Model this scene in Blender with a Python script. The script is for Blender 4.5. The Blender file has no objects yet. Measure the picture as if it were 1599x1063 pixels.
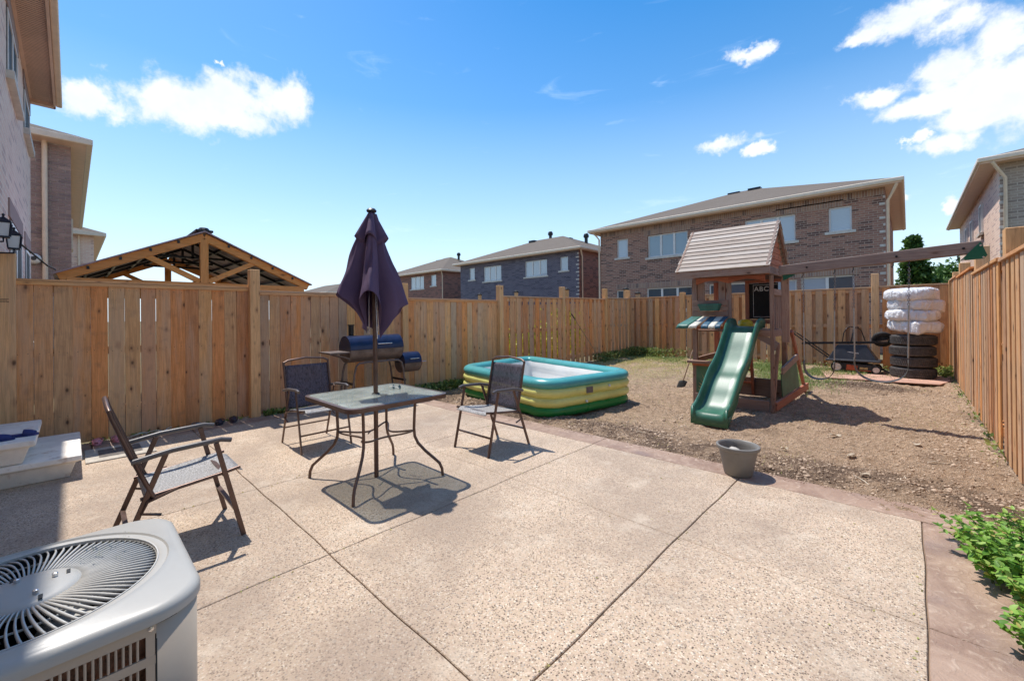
import bpy, bmesh, math, random
import numpy as np
from mathutils import Vector, Matrix
random.seed(7); RNG = np.random.default_rng(7)
C = bpy.context.scene.collection
SC = bpy.context.scene
D = bpy.data
R = math.radians

# ------------------------------------------------------------------ camera
YAW, PITCH, ROLL = .7588, .0032, -.0104
cam = D.cameras.new('camera'); camo = D.objects.new('camera', cam); C.objects.link(camo)
cam.sensor_width = 36; cam.lens = 653.2 / 1599 * 36
cam.shift_y = -41.0 / 1599; cam.clip_start = .03; cam.clip_end = 3000
right = Vector((1, 0, 0)); up = Vector((0, -math.sin(PITCH), math.cos(PITCH))); fw = Vector((0, math.cos(PITCH), math.sin(PITCH)))
r2 = right * math.cos(ROLL) + up * math.sin(ROLL); u2 = up * math.cos(ROLL) - right * math.sin(ROLL)
rot = Matrix((r2, u2, -fw)).transposed()
camo.matrix_world = Matrix.Translation((0, 0, 1.40)) @ (Matrix.Rotation(YAW, 3, 'Z') @ rot).to_4x4()
SC.camera = camo

# ------------------------------------------------------------------ light
SUN_EL, SUN_AZ = 66.5, (-.9997, -.022)          # direction towards the sun on the ground plane
SUN_STRENGTH, SKY_STRENGTH, EXPOSURE = 2.6, .15, .98
sd = D.lights.new('sun', 'SUN'); sun = D.objects.new('sun', sd); C.objects.link(sun)
sd.energy = SUN_STRENGTH; sd.angle = R(.55); sd.color = (1, .955, .89)
tosun = Vector((SUN_AZ[0] * math.cos(R(SUN_EL)), SUN_AZ[1] * math.cos(R(SUN_EL)), math.sin(R(SUN_EL)))).normalized()
sun.rotation_euler = tosun.to_track_quat('Z', 'Y').to_euler()
vs = SC.view_settings
vs.view_transform = 'Standard'; vs.look = 'None'; vs.gamma = 1; vs.use_curve_mapping = False; vs.exposure = EXPOSURE

def nodes(mat_or_world):
    nt = mat_or_world.node_tree; nt.nodes.clear(); return nt
class NB:
    """small helper to write node trees"""
    def __init__(s, nt): s.nt = nt
    def n(s, t, **kw):
        nd = s.nt.nodes.new(t)
        for k, v in kw.items():
            if k == 'inp':
                for kk, vv in v.items():
                    if isinstance(vv, bpy.types.NodeSocket): s.nt.links.new(vv, nd.inputs[kk])
                    else: nd.inputs[kk].default_value = vv
            else: setattr(nd, k, v)
        return nd
    def math(s, op, a, b=None, c=None, clamp=False):
        nd = s.nt.nodes.new('ShaderNodeMath'); nd.operation = op; nd.use_clamp = clamp
        for i, v in enumerate((a, b, c)):
            if v is None: continue
            if isinstance(v, bpy.types.NodeSocket): s.nt.links.new(v, nd.inputs[i])
            else: nd.inputs[i].default_value = v
        return nd.outputs[0]
    def vm(s, op, a, b=None, out=0):
        nd = s.nt.nodes.new('ShaderNodeVectorMath'); nd.operation = op
        for i, v in enumerate((a, b)):
            if v is None: continue
            if isinstance(v, bpy.types.NodeSocket): s.nt.links.new(v, nd.inputs[i])
            else: nd.inputs[i].default_value = v
        return nd.outputs[out]
    def mix(s, f, a, b, bt='MIX'):
        nd = s.nt.nodes.new('ShaderNodeMix'); nd.data_type = 'RGBA'; nd.blend_type = bt; nd.clamp_factor = True
        for k, v in ((0, f), (6, a), (7, b)):
            if isinstance(v, bpy.types.NodeSocket): s.nt.links.new(v, nd.inputs[k])
            else: nd.inputs[k].default_value = (v if k == 0 else (v[0], v[1], v[2], 1))
        return nd.outputs[2]
    def ramp(s, f, stops, interp='LINEAR'):
        nd = s.nt.nodes.new('ShaderNodeValToRGB'); cr = nd.color_ramp; cr.interpolation = interp
        while len(cr.elements) < len(stops): cr.elements.new(.5)
        for e, (p, c) in zip(cr.elements, stops):
            e.position = p; e.color = (c, c, c, 1) if not hasattr(c, '__len__') else (c[0], c[1], c[2], 1)
        s.nt.links.new(f, nd.inputs[0]); return nd.outputs[0]
    def smooth(s, v, a, b):
        nd = s.nt.nodes.new('ShaderNodeMapRange'); nd.interpolation_type = 'SMOOTHSTEP'
        s.nt.links.new(v, nd.inputs[0]); nd.inputs[1].default_value = a; nd.inputs[2].default_value = b
        return nd.outputs[0]
    def noise(s, vec, scale, detail=3, rough=.55, dist=0):
        nd = s.n('ShaderNodeTexNoise', inp={'Scale': scale, 'Detail': detail, 'Roughness': rough, 'Distortion': dist})
        if vec is not None: s.nt.links.new(vec, nd.inputs['Vector'])
        return nd

# sky -------------------------------------------------------------------
W = D.worlds.new('World'); SC.world = W; W.use_nodes = True
b = NB(nodes(W))
sky = b.n('ShaderNodeTexSky', sky_type='NISHITA', sun_disc=False, sun_elevation=R(SUN_EL), sun_rotation=math.atan2(SUN_AZ[0], SUN_AZ[1]),
          altitude=200, air_density=1.0, dust_density=.6, ozone_density=2.2)
tc = b.n('ShaderNodeTexCoord')
dirv = b.vm('NORMALIZE', tc.outputs['Generated'])
sep = b.n('ShaderNodeSeparateXYZ', inp={0: dirv})
az = b.math('ARCTAN2', sep.outputs[0], sep.outputs[1]); el = b.math('ARCSINE', sep.outputs[2])
azel = b.n('ShaderNodeCombineXYZ', inp={0: az, 1: el}).outputs[0]
wn1 = b.noise(dirv, 16, 5, .65).outputs[1]
azel = b.vm('ADD', azel, b.vm('MULTIPLY', b.vm('SUBTRACT', wn1, (.5, .5, .5)), (.11, .06, 0)))
# cumulus groups: azimuth (deg from +Y clockwise), elevation, half widths (deg); the wide last ones are unseen, added as white fill
CLOUDS = [(-88.2, 20.2, 2.93, 1.21), (-83.9, 22.1, 3.06, 1.96), (-80.7, 22.4, 3.9, 2.16), (-76.6, 24.1, 3.82, 2.58), (-72.1, 24.5, 3.38, 2.44), (-77.9, 21.9, 5.39, 1.38), (1.0, 26.9, 4.1, 1.45), (-2.6, 26.6, 2.09, 0.78), (3.4, 25.1, 2.26, 1.32), (6.1, 22.2, 2.71, 2.85), (2.5, 21.6, 2.49, 2.18), (4.5, 20.0, 3.37, 2.53), (-2.1, 21.1, 2.66, 0.98), (1.6, 19.4, 4.28, 1.07), (5.3, 17.6, 3.5, 1.67), (7.5, 18.4, 2.55, 3.64), (-13.5, 28.4, 1.98, 0.76), (-16.4, 19.8, 2.92, 0.9), (-12.7, 18.3, 1.43, 0.61), (2.8, 15.6, 2.1, 0.96), (0.6, 16.6, 0.63, 0.58), (-0.2, 11.7, 0.65, 0.8), (3.2, 9.7, 0.66, 0.82), (-78.4, 27.0, 0.47, 0.29), (120, 28, 14, 5), (140, 30, 8, 6), (75, 48, 10, 6), (-150, 35, 16, 6), (-165, 38, 8, 7), (170, 20, 14, 4), (-110, 22, 10, 4), (60, 16, 12, 3), (25, 62, 14, 6), (-95, 52, 9, 4)]
best = None
for (a, e, wa, we) in CLOUDS:
    d = b.vm('SUBTRACT', azel, (R(a), R(e), 0)); d = b.vm('MULTIPLY', d, (1 / R(wa), 1 / R(we), 0)); d = b.vm('LENGTH', d, out=1)
    best = d if best is None else b.math('SMOOTH_MIN', best, d, .25)
warp = b.noise(dirv, 9, 6, .62, .3)
fine = b.noise(dirv, 34, 5, .6, .2)
dens = b.math('SUBTRACT', 1.0, best)
dens = b.math('ADD', dens, b.math('MULTIPLY', b.math('SUBTRACT', warp.outputs[0], .5), 2.6))
dens = b.math('ADD', dens, b.math('MULTIPLY', b.math('SUBTRACT', fine.outputs[0], .5), .9))
alpha = b.smooth(dens, -.30, .55)
# faint wisps
wv = b.n('ShaderNodeMapping', inp={'Vector': dirv, 'Scale': (3, 3, 14)}).outputs[0]
wis = b.math('MULTIPLY', b.smooth(b.noise(wv, 2.2, 6, .6, .6).outputs[0], .60, .85), .16)
shade = b.smooth(b.noise(b.vm('ADD', dirv, (0, 0, -.04)), 12, 5, .6).outputs[0], .3, .75)
ccol = b.mix(shade, (3.75, 3.85, 4.0), (3.2, 3.45, 3.8))
hs = b.n('ShaderNodeHueSaturation', inp={'Color': sky.outputs[0], 'Hue': .496, 'Saturation': 1.5, 'Value': .68}).outputs[0]
# whiten towards the horizon (dusty summer air, same all round)
hz = b.ramp(el, [(0, .92), (.10, .74), (.26, .44), (.46, .14), (.75, 0)])
skyc = b.mix(hz, hs, (3.05, 3.75, 4.35))
skyc = b.mix(wis, skyc, (5.2, 5.7, 6.2))
col = b.mix(b.math('MULTIPLY', alpha, .97), skyc, ccol)
bg = b.n('ShaderNodeBackground', inp={'Color': col, 'Strength': SKY_STRENGTH})
out = b.n('ShaderNodeOutputWorld'); b.nt.links.new(bg.outputs[0], out.inputs[0])

# ------------------------------------------------------------------ materials
def newmat(name):
    m = D.materials.new(name); m.use_nodes = True; return m, NB(nodes(m))
def finish(b, base, rough=.6, metal=0, bump=None, bstr=.3, bdist=.01, spec=.5, **kw):
    p = b.n('ShaderNodeBsdfPrincipled')
    def s(k, v):
        if isinstance(v, bpy.types.NodeSocket): b.nt.links.new(v, p.inputs[k])
        elif hasattr(v, '__len__'): p.inputs[k].default_value = (v[0], v[1], v[2], 1)
        else: p.inputs[k].default_value = v
    s('Base Color', base); s('Roughness', rough); s('Metallic', metal); s('Specular IOR Level', spec)
    for k, v in kw.items(): s(k.replace('_', ' '), v)
    if bump is not None:
        bn = b.n('ShaderNodeBump', inp={'Height': bump, 'Strength': bstr, 'Distance': bdist}); b.nt.links.new(bn.outputs[0], p.inputs['Normal'])
    o = b.n('ShaderNodeOutputMaterial'); b.nt.links.new(p.outputs[0], o.inputs[0]); return p, o
def objv(b, rnd=True):
    t = b.n('ShaderNodeTexCoord').outputs['Object']
    if rnd:
        oi = b.n('ShaderNodeObjectInfo').outputs['Random']
        off = b.n('ShaderNodeCombineXYZ', inp={0: b.math('MULTIPLY', oi, 37.7), 1: b.math('MULTIPLY', oi, 91.3), 2: b.math('MULTIPLY', oi, 53.1)}).outputs[0]
        t = b.vm('ADD', t, off)
    return t
def plain(name, base, rough=.55, metal=0, var=.18, scale=6, bstr=.12, bscale=90, spec=.5, dirt=None, **kw):
    m, b = newmat(name); v = objv(b)
    n1 = b.noise(v, scale, 5, .6); n2 = b.noise(v, bscale, 3, .6)
    dk = tuple(c * (1 - var) for c in base); lt = tuple(min(1, c * (1 + var)) for c in base)
    c = b.mix(b.smooth(n1.outputs[0], .3, .7), dk, lt)
    if dirt: c = b.mix(b.math('MULTIPLY', b.smooth(b.noise(v, scale * 2.3, 6, .7).outputs[0], .52, .75), dirt[1]), c, dirt[0])
    rr = b.math('ADD', b.math('MULTIPLY', n1.outputs[0], .2), rough - .1)
    finish(b, c, rr, metal, n2.outputs[0], bstr, .004, spec, **kw); return m
def wood(name, cols, axis=2, grey=(.50, .385, .29), greyamt=.5, rough=.75, knots=.85, dirt=0.0):
    """boards: colour differs per board, grain runs along axis, scattered knots, weathering"""
    m, b = newmat(name); v = objv(b)
    rnd = b.n('ShaderNodeObjectInfo').outputs['Random']
    n = len(cols); basec = b.ramp(rnd, [(i / (n - 1), c) for i, c in enumerate(cols)])
    sc = [22, 22, 22]; sc[axis] = 1.1
    g1 = b.noise(b.n('ShaderNodeMapping', inp={'Vector': v, 'Scale': tuple(sc)}).outputs[0], 2.2, 6, .65, 1.2)
    sc2 = [90, 90, 90]; sc2[axis] = 2.5
    g2 = b.noise(b.n('ShaderNodeMapping', inp={'Vector': v, 'Scale': tuple(sc2)}).outputs[0], 2.0, 3, .6, .3)
    c = b.mix(b.smooth(g1.outputs[0], .32, .68), b.mix(.34, basec, (.17, .07, .035)), b.mix(.12, basec, (.85, .60, .38)))
    c = b.mix(b.math('MULTIPLY', b.smooth(g2.outputs[0], .4, .7), .16), c, (.18, .10, .06))
    sc3 = [6, 6, 6]; sc3[axis] = .8
    g3 = b.noise(b.n('ShaderNodeMapping', inp={'Vector': v, 'Scale': tuple(sc3)}).outputs[0], 1.4, 4, .6)
    rnd2 = b.math('FRACT', b.math('MULTIPLY', rnd, 17.31))
    gam = b.math('MULTIPLY', b.smooth(b.math('ADD', g3.outputs[0], b.math('MULTIPLY', b.math('SUBTRACT', rnd2, .5), .45)), .42, .72), greyamt)
    c = b.mix(gam, c, grey)
    sk = [10, 10, 10]; sk[axis] = 5.2
    vo = b.n('ShaderNodeTexVoronoi', inp={'Vector': b.n('ShaderNodeMapping', inp={'Vector': v, 'Scale': tuple(sk)}).outputs[0], 'Scale': 1.0, 'Randomness': 1.0})
    kc = b.n('ShaderNodeSeparateColor', inp={0: vo.outputs['Color']}); ksz = b.math('MULTIPLY', b.math('POWER', kc.outputs[0], 1.6), 1.15); kd = b.math('DIVIDE', b.math('ADD', vo.outputs['Distance'], b.math('MULTIPLY', b.math('SUBTRACT', g1.outputs[0], .5), .10)), b.math('ADD', ksz, .08))
    kn = b.math('MULTIPLY', b.math('SUBTRACT', 1.0, b.smooth(kd, .08, .20)), knots)
    ring = b.math('MULTIPLY', b.math('SUBTRACT', 1.0, b.smooth(kd, .16, .42)), knots * .45)
    c = b.mix(ring, c, (.25, .11, .055)); c = b.mix(kn, c, (.07, .035, .022))
    if dirt: c = b.mix(b.math('MULTIPLY', b.smooth(b.noise(v, 9, 5).outputs[0], .5, .75), dirt), c, (.12, .10, .085))
    hgt = b.math('SUBTRACT', b.math('ADD', g1.outputs[0], b.math('MULTIPLY', g2.outputs[0], .5)), b.math('MULTIPLY', kn, .4))
    finish(b, c, rough, 0, hgt, .35, .004, .3); return m
def brickmat(name, c1, c2, mortar, axis='x', bw=.245, rh=.083, ms=.011, dark=None, bstr=.5, bias=0.0):
    m, b = newmat(name)
    t = b.n('ShaderNodeTexCoord').outputs['Object']; s = b.n('ShaderNodeSeparateXYZ', inp={0: t})
    uv = b.n('ShaderNodeCombineXYZ', inp={0: s.outputs[0 if axis == 'x' else 1], 1: s.outputs[2]}).outputs[0]
    br = b.n('ShaderNodeTexBrick', inp={'Vector': uv, 'Color1': (*c1, 1), 'Color2': (*c2, 1), 'Mortar': (*mortar, 1), 'Scale': 1.0,
             'Mortar Size': ms, 'Mortar Smooth': .15, 'Bias': bias, 'Brick Width': bw, 'Row Height': rh})
    c = br.outputs['Color']
    cell = b.n('ShaderNodeCombineXYZ', inp={0: b.math('FLOOR', b.math('DIVIDE', s.outputs[0 if axis == 'x' else 1], bw * 1.6)), 1: b.math('FLOOR', b.math('DIVIDE', s.outputs[2], rh))}).outputs[0]
    wn = b.n('ShaderNodeTexWhiteNoise', inp={'Vector': cell}).outputs[0]
    if dark: c = b.mix(b.math('MULTIPLY', b.math('GREATER_THAN', wn, .80), b.math('SUBTRACT', .8, br.outputs['Fac'])), c, dark)
    n1 = b.noise(t, 1.3, 5, .6); c = b.mix(b.math('MULTIPLY', n1.outputs[0], .3), c, tuple(x * .65 for x in c1))
    n2 = b.noise(t, 45, 3, .6)
    c = b.mix(.3, c, b.mix(n2.outputs[0], (.03, .03, .03), (.8, .75, .7)), 'OVERLAY')
    h = b.math('ADD', b.math('MULTIPLY', br.outputs['Fac'], -1.0), b.math('MULTIPLY', n2.outputs[0], .35))
    finish(b, c, .85, 0, h, bstr, .012, .2); return m

CEDAR = [(0.85, 0.327, 0.097), (0.593, 0.248, 0.093), (0.9, 0.45, 0.155), (0.639, 0.35, 0.169), (0.9, 0.498, 0.193), (0.499, 0.293, 0.169), (0.9, 0.327, 0.074), (0.78, 0.418, 0.193), (0.674, 0.258, 0.079), (0.873, 0.44, 0.174), (0.569, 0.361, 0.202), (0.9, 0.395, 0.127)]
M = {}
M['fence'] = wood('cedar_boards', CEDAR, 2, greyamt=.42, dirt=.22)
M['fence_x'] = wood('cedar_rail_x', CEDAR, 0, greyamt=.5)
M['fence_y'] = wood('cedar_rail_y', CEDAR, 1, greyamt=.5)
M['post'] = wood('cedar_post', [(.80, .45, .18), (.86, .50, .23), (.72, .38, .15)], 2, greyamt=.3)
GZ = [(.84, .39, .09), (.90, .44, .12), (.78, .34, .08)]
M['gazebo_y'] = wood('gazebo_timber_y', GZ, 1, greyamt=.1)
M['gazebo_z'] = wood('gazebo_timber_z', GZ, 2, greyamt=.1)
PLAY = [(.32, .195, .15), (.25, .165, .135), (.37, .225, .165), (.31, .235, .20)]
M['play_z'] = wood('play_timber_z', PLAY, 2, grey=(.24, .20, .185), greyamt=.55)
M['play_x'] = wood('play_timber_x', PLAY, 0, grey=(.24, .20, .185), greyamt=.55)
M['play_y'] = wood('play_timber_y', PLAY, 1, grey=(.24, .20, .185), greyamt=.55)
RED = [(.46, .11, .045), (.38, .09, .045), (.52, .14, .06)]
M['red_z'] = wood('red_stained_z', RED, 2, greyamt=.2); M['red_x'] = wood('red_stained_x', RED, 0, greyamt=.25)
M['red_y'] = wood('red_stained_y', RED, 1, greyamt=.2)
M['shingle'] = wood('weathered_roof_slat', [(.42, .37, .325), (.35, .31, .27), (.48, .43, .375), (.39, .34, .30)], 0, grey=(.50, .45, .40), greyamt=.6, knots=.3)
M['beam'] = wood('weathered_beam', [(.22, .175, .165), (.26, .20, .185)], 0, grey=(.36, .31, .30), greyamt=.8, knots=.5)
M['bronze'] = plain('bronze_painted_steel', (.13, .08, .062), .38, .55, .15, 12, .05)
M['black_metal'] = plain('black_painted_steel', (.012, .012, .014), .35, .3, .2, 10, .1)
M['dark_arm'] = plain('grey_arm_plastic', (.10, .085, .08), .4, 0, .1)
M['smoker'] = plain('smoker_black_enamel', (.012, .02, .06), .32, .25, .25, 8, .15, dirt=((.05, .035, .03), .35))
M['smoker_low'] = plain('smoker_sooty_steel', (.13, .10, .09), .55, .2, .3, 8, .2, dirt=((.12, .05, .025), .4))
M['orange_rust'] = plain('rusty_orange_steel', (.42, .09, .03), .6, .2, .4, 20, .3)
M['chrome'] = plain('bright_steel', (.62, .62, .63), .25, 1, .08)
M['galv'] = plain('galvanised_chain', (.28, .26, .25), .45, .8, .2, 30)
M['rope'] = plain('pale_swing_strap', (.42, .40, .34), .8, 0, .15, 30)
M['rubber'] = plain('black_rubber', (.02, .019, .018), .8, 0, .3, 10, .3, 60, dirt=((.09, .075, .06), .4))
M['tread'] = plain('tyre_tread_rubber', (.065, .058, .053), .75, 0, .4, 20, .5, 50, dirt=((.26, .21, .17), .6))
M['black_plastic'] = plain('black_plastic', (.02, .02, .025), .4, 0, .2, 6, .1, dirt=((.12, .10, .09), .25))
M['orange'] = plain('orange_mower_paint', (.50, .085, .03), .45, 0, .2, dirt=((.15, .1, .07), .7))
M['wheel'] = plain('dirty_wheel_plastic', (.62, .54, .45), .7, 0, .2, 20)
M['green_plastic'] = plain('green_slide_plastic', (.035, .135, .085), .36, 0, .2, 3, .1, 60, dirt=((.15, .22, .17), .45))
M['green_panel'] = plain('faded_green_panel', (.06, .15, .085), .6, 0, .3, 5, .1, dirt=((.16, .17, .13), .4))
M['green_bracket'] = plain('green_painted_bracket', (.004, .10, .052), .4, .1, .12)
M['yellow_plastic'] = plain('yellow_plastic', (.72, .52, .02), .4, 0, .1)
M['sun_yellow'] = plain('faded_yellow_print', (.50, .33, .13), .7, 0, .3, 20)
M['chalkboard'] = plain('chalkboard_black', (.008, .009, .009), .75, 0, .4, 8)
M['chalk'] = plain('white_chalk', (.62, .62, .60), .95, 0, .2, 60)
M['awning_green'] = plain('awning_green_vinyl', (.03, .13, .10), .5, 0, .25)
M['awning_white'] = plain('awning_white_vinyl', (.60, .58, .50), .5, 0, .15, dirt=((.3, .3, .22), .5))
M['awning_blue'] = plain('awning_blue_vinyl', (.03, .10, .16), .5, 0, .2)
M['pool_teal'] = plain('pool_teal_vinyl', (.075, .33, .325), .3, 0, .12, 3, .35, 16)
M['pool_yellow'] = plain('pool_yellow_vinyl', (.72, .70, .22), .32, 0, .10, 3, .35, 14)
M['pool_green'] = plain('pool_green_vinyl', (.02, .24, .05), .3, 0, .12, 3, .35, 14)
M['pool_white'] = plain('pool_white_vinyl', (.80, .80, .77), .38, 0, .06, 3, .4, 12)
M['grey_label'] = plain('grey_print', (.16, .14, .13), .6)
M['pot'] = plain('grey_plastic_pot', (.19, .18, .165), .5, 0, .12, 5, .1, dirt=((.22, .19, .15), .35))
M['stone'] = plain('pale_stone', (.50, .46, .40), .85, 0, .2, 8, .3, 50)
M['sill'] = plain('cast_stone_sill', (.60, .56, .50), .85, 0, .1, 8, .2, 50)
M['precast'] = plain('precast_concrete', (.85, .78, .68), .8, 0, .12, 4, .25, 110, dirt=((.42, .25, .14), .75))
M['soffit'] = plain('tan_aluminium_soffit', (.74, .53, .40), .5, 0, .06)
M['fascia'] = plain('tan_aluminium_gutter', (.76, .62, .47), .4, 0, .06, dirt=((.35, .28, .2), .2))
M['frame'] = plain('white_window_vinyl', (.72, .70, .67), .4, 0, .04)
M['lantern'] = plain('black_lantern_metal', (.01, .014, .03), .35, .4)
M['white_plastic'] = plain('white_plastic', (.75, .75, .72), .35, 0, .04)
M['cable'] = plain('black_cable', (.015, .015, .015), .6)
M['ac_body'] = plain('ac_beige_paint', (.45, .37, .285), .5, .0, .06, 3, .05, 60)
M['ac_lid'] = plain('ac_grey_lid_paint', (.40, .385, .35), .40, .0, .05, 3, .05, 60, dirt=((.36, .33, .28), .3))
M['ac_vane'] = plain('ac_grille_paint', (.50, .48, .44), .4, .0, .08, 8)
M['ac_dark'] = plain('ac_dark_inside', (.02, .022, .025), .7, .2)
M['coil'] = plain('copper_coil_fins', (.20, .10, .06), .5, .6, .5, 60, .5, 200)
M['pink'] = plain('pink_foam', (.72, .28, .32), .6); M['grey_shoe'] = plain('grey_fabric', (.22, .23, .23), .8)
M['dark_shoe'] = plain('dark_purple_rubber', (.045, .035, .05), .5); M['blue_shoe'] = plain('navy_fabric', (.02, .03, .14), .7)
M['white_cord'] = plain('white_cord', (.6, .62, .55), .7)
M['mat_light'] = plain('pale_mat_border', (.48, .43, .36), .95, 0, .15, 30, .4)
M['mat_dark'] = plain('grey_mat_centre', (.15, .13, .115), .95, 0, .35, 14, .5)
M['board'] = plain('faded_pink_board', (.50, .29, .21), .85, 0, .2, 3, .3, 40, dirt=((.28, .2, .14), .6))
M['bag'] = None
M['litter'] = plain('dry_leaf', (.50, .42, .32), .9); M['bark'] = plain('bark', (.10, .07, .05), .9, 0, .3, 10, .6, 30)
M['handle_wood'] = plain('ash_handle', (.35, .24, .15), .7)

def fabric(name, base, alpha, sc=260):
    m, b = newmat(name); v = objv(b, False)
    w1 = b.n('ShaderNodeTexWave', bands_direction='Z', inp={'Vector': v, 'Scale': sc / 6.28, 'Distortion': .4}); w2 = b.n('ShaderNodeTexWave', bands_direction='Y', inp={'Vector': v, 'Scale': sc / 6.28, 'Distortion': .4})
    n = b.noise(b.n('ShaderNodeMapping', inp={'Vector': v, 'Scale': (1, 1, .12)}).outputs[0], 130, 3, .7)
    c = b.mix(b.smooth(n.outputs[0], .35, .68), tuple(x * .5 for x in base), tuple(x * 1.7 for x in base))
    p, o = finish(b, c, .6, 0, b.math('ADD', w1.outputs[1], w2.outputs[1]), .3, .001, .4)
    tr = b.n('ShaderNodeBsdfTransparent'); mx = b.n('ShaderNodeMixShader', inp={0: alpha, 1: p.outputs[0], 2: tr.outputs[0]})
    b.nt.links.new(mx.outputs[0], o.inputs[0]); return m
M['sling'] = fabric('dark_sling_mesh', (.085, .075, .10), .20)
M['sling_seat'] = fabric('grey_sling_mesh', (.32, .305, .29), .10)
m, b = newmat('canopy_cloth'); v = objv(b, False)
n1 = b.noise(v, 3, 5, .6); n2 = b.noise(v, 240, 2, .6)
p, o = finish(b, b.mix(n1.outputs[0], (.085, .05, .12), (.19, .125, .19)), .75, 0, n2.outputs[0], .2, .001, .35)
tl = b.n('ShaderNodeBsdfTranslucent', inp={'Color': (.20, .09, .19, 1)})
mx = b.n('ShaderNodeMixShader', inp={0: .18, 1: p.outputs[0], 2: tl.outputs[0]}); b.nt.links.new(mx.outputs[0], o.inputs[0]); M['canopy'] = m
# rippled garden glass
m, b = newmat('rippled_glass'); v = objv(b, False)
n1 = b.noise(v, 7, 4, .55, .8); n2 = b.noise(v, 60, 2)
p, o = finish(b, b.mix(b.smooth(n1.outputs[0], .35, .7), (.50, .55, .50), (.74, .78, .72)), .16, 0, b.math('ADD', n1.outputs[0], b.math('MULTIPLY', n2.outputs[0], .1)), .25, .01, .7)
tr = b.n('ShaderNodeBsdfTransparent', inp={'Color': (.90, .93, .90, 1)})
mx = b.n('ShaderNodeMixShader', inp={0: .64, 1: p.outputs[0], 2: tr.outputs[0]}); b.nt.links.new(mx.outputs[0], o.inputs[0]); M['tableglass'] = m
def pane(name, base, rough=.04):
    m, b = newmat(name); v = objv(b)
    n1 = b.noise(v, 1.5, 3)
    zz = b.n('ShaderNodeSeparateXYZ', inp={0: b.n('ShaderNodeTexCoord').outputs['Object']}).outputs[2]
    sl = b.n('ShaderNodeTexWave', bands_direction='Z', inp={'Vector': b.n('ShaderNodeTexCoord').outputs['Object'], 'Scale': 6.0})
    c = b.mix(b.math('MULTIPLY', sl.outputs[1], .35), base, tuple(x * .6 for x in base))
    finish(b, b.mix(b.math('MULTIPLY', n1.outputs[0], .5), c, tuple(x * .7 for x in base)), rough, 0, n1.outputs[0], .02, .01, 1.0, Coat_Weight=1.0, Coat_Roughness=.02); return m
M['pane_pale'] = pane('pale_blind_and_sky_glass', (.42, .48, .55)); M['pane_dark'] = pane('dark_window_glass', (.04, .065, .09)); M['pane_blue'] = pane('blue_window_glass', (.16, .25, .33))  # pale pane colour holds reflected sky along with the blinds
M['pane_lamp'] = plain('frosted_lamp_glass', (.55, .58, .60), .2, 0, .05)
# asphalt roofing
m, b = newmat('asphalt_roofing'); v = objv(b, False)
s = b.n('ShaderNodeSeparateXYZ', inp={0: v}); uv = b.n('ShaderNodeCombineXYZ', inp={0: s.outputs[0], 1: s.outputs[2]}).outputs[0]
br = b.n('ShaderNodeTexBrick', inp={'Vector': uv, 'Color1': (.15, .125, .10, 1), 'Color2': (.20, .165, .14, 1), 'Mortar': (.09, .085, .08, 1), 'Scale': 1, 'Mortar Size': .006, 'Brick Width': .3, 'Row Height': .06})
n1 = b.noise(v, 60, 3); n2 = b.noise(v, .6, 4)
finish(b, b.mix(.35, b.mix(.5, br.outputs[0], b.mix(n1.outputs[0], (.11, .09, .075), (.24, .2, .165))), b.mix(n2.outputs[0], (.13, .11, .09), (.22, .185, .155))), .95, 0, n1.outputs[0], .4, .01, .05); M['roof'] = m
# plastic bags round the tyres
m, b = newmat('white_plastic_bag'); v = objv(b)
n1 = b.noise(v, 6, 5, .6, 1.2); n3 = b.noise(v, 9, 3, .55, 1.6); rdg = b.math('SUBTRACT', 1.0, b.math('MULTIPLY', b.math('ABSOLUTE', b.math('SUBTRACT', n3.outputs[0], .5)), 5.0, clamp=True))
p, o = finish(b, b.mix(b.smooth(n1.outputs[0], .35, .7), (.80, .79, .80), (.92, .91, .90)), .3, 0, rdg, .55, .03, .6)
tr = b.n('ShaderNodeBsdfTransparent'); mx = b.n('ShaderNodeMixShader', inp={0: .12, 1: p.outputs[0], 2: tr.outputs[0]}); b.nt.links.new(mx.outputs[0], o.inputs[0]); M['bag'] = m
# brick walls
BIG = dict(c1=(.44, .235, .17), c2=(.29, .155, .12), mortar=(.46, .36, .29), dark=(.085, .055, .055))
M['brick_big_x'] = brickmat('mottled_brown_brick_x', axis='x', **BIG); M['brick_big_y'] = brickmat('mottled_brown_brick_y', axis='y', **BIG)
M['soldier'] = brickmat('soldier_course_brick', bw=.083, rh=.245, ms=.011, axis='x', c1=(.44, .28, .20), c2=(.28, .17, .14), mortar=(.46, .39, .33), dark=(.12, .08, .08))
GR = dict(c1=(.165, .155, .20), c2=(.115, .11, .155), mortar=(.26, .24, .27), dark=(.05, .05, .08))
M['brick_grey_x'] = brickmat('slate_blue_brick_x', axis='x', **GR)
BR = dict(c1=(.36, .165, .125), c2=(.24, .115, .09), mortar=(.30, .22, .19), dark=(.09, .06, .06))
M['brick_brown_x'] = brickmat('red_brown_brick_x', axis='x', **BR); M['brick_brown_y'] = brickmat('red_brown_brick_y', axis='y', **BR)
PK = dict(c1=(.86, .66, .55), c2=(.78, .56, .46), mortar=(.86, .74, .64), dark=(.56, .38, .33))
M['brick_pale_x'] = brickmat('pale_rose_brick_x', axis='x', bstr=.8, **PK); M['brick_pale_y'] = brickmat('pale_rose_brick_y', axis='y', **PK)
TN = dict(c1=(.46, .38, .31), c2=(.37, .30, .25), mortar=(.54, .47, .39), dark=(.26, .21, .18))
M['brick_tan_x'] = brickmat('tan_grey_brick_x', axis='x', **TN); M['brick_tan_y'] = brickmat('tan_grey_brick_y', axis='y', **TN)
M['brick_piece'] = None
m, b = newmat('dark_plum_brick'); v = objv(b); rnd = b.n('ShaderNodeObjectInfo').outputs['Random']
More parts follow.
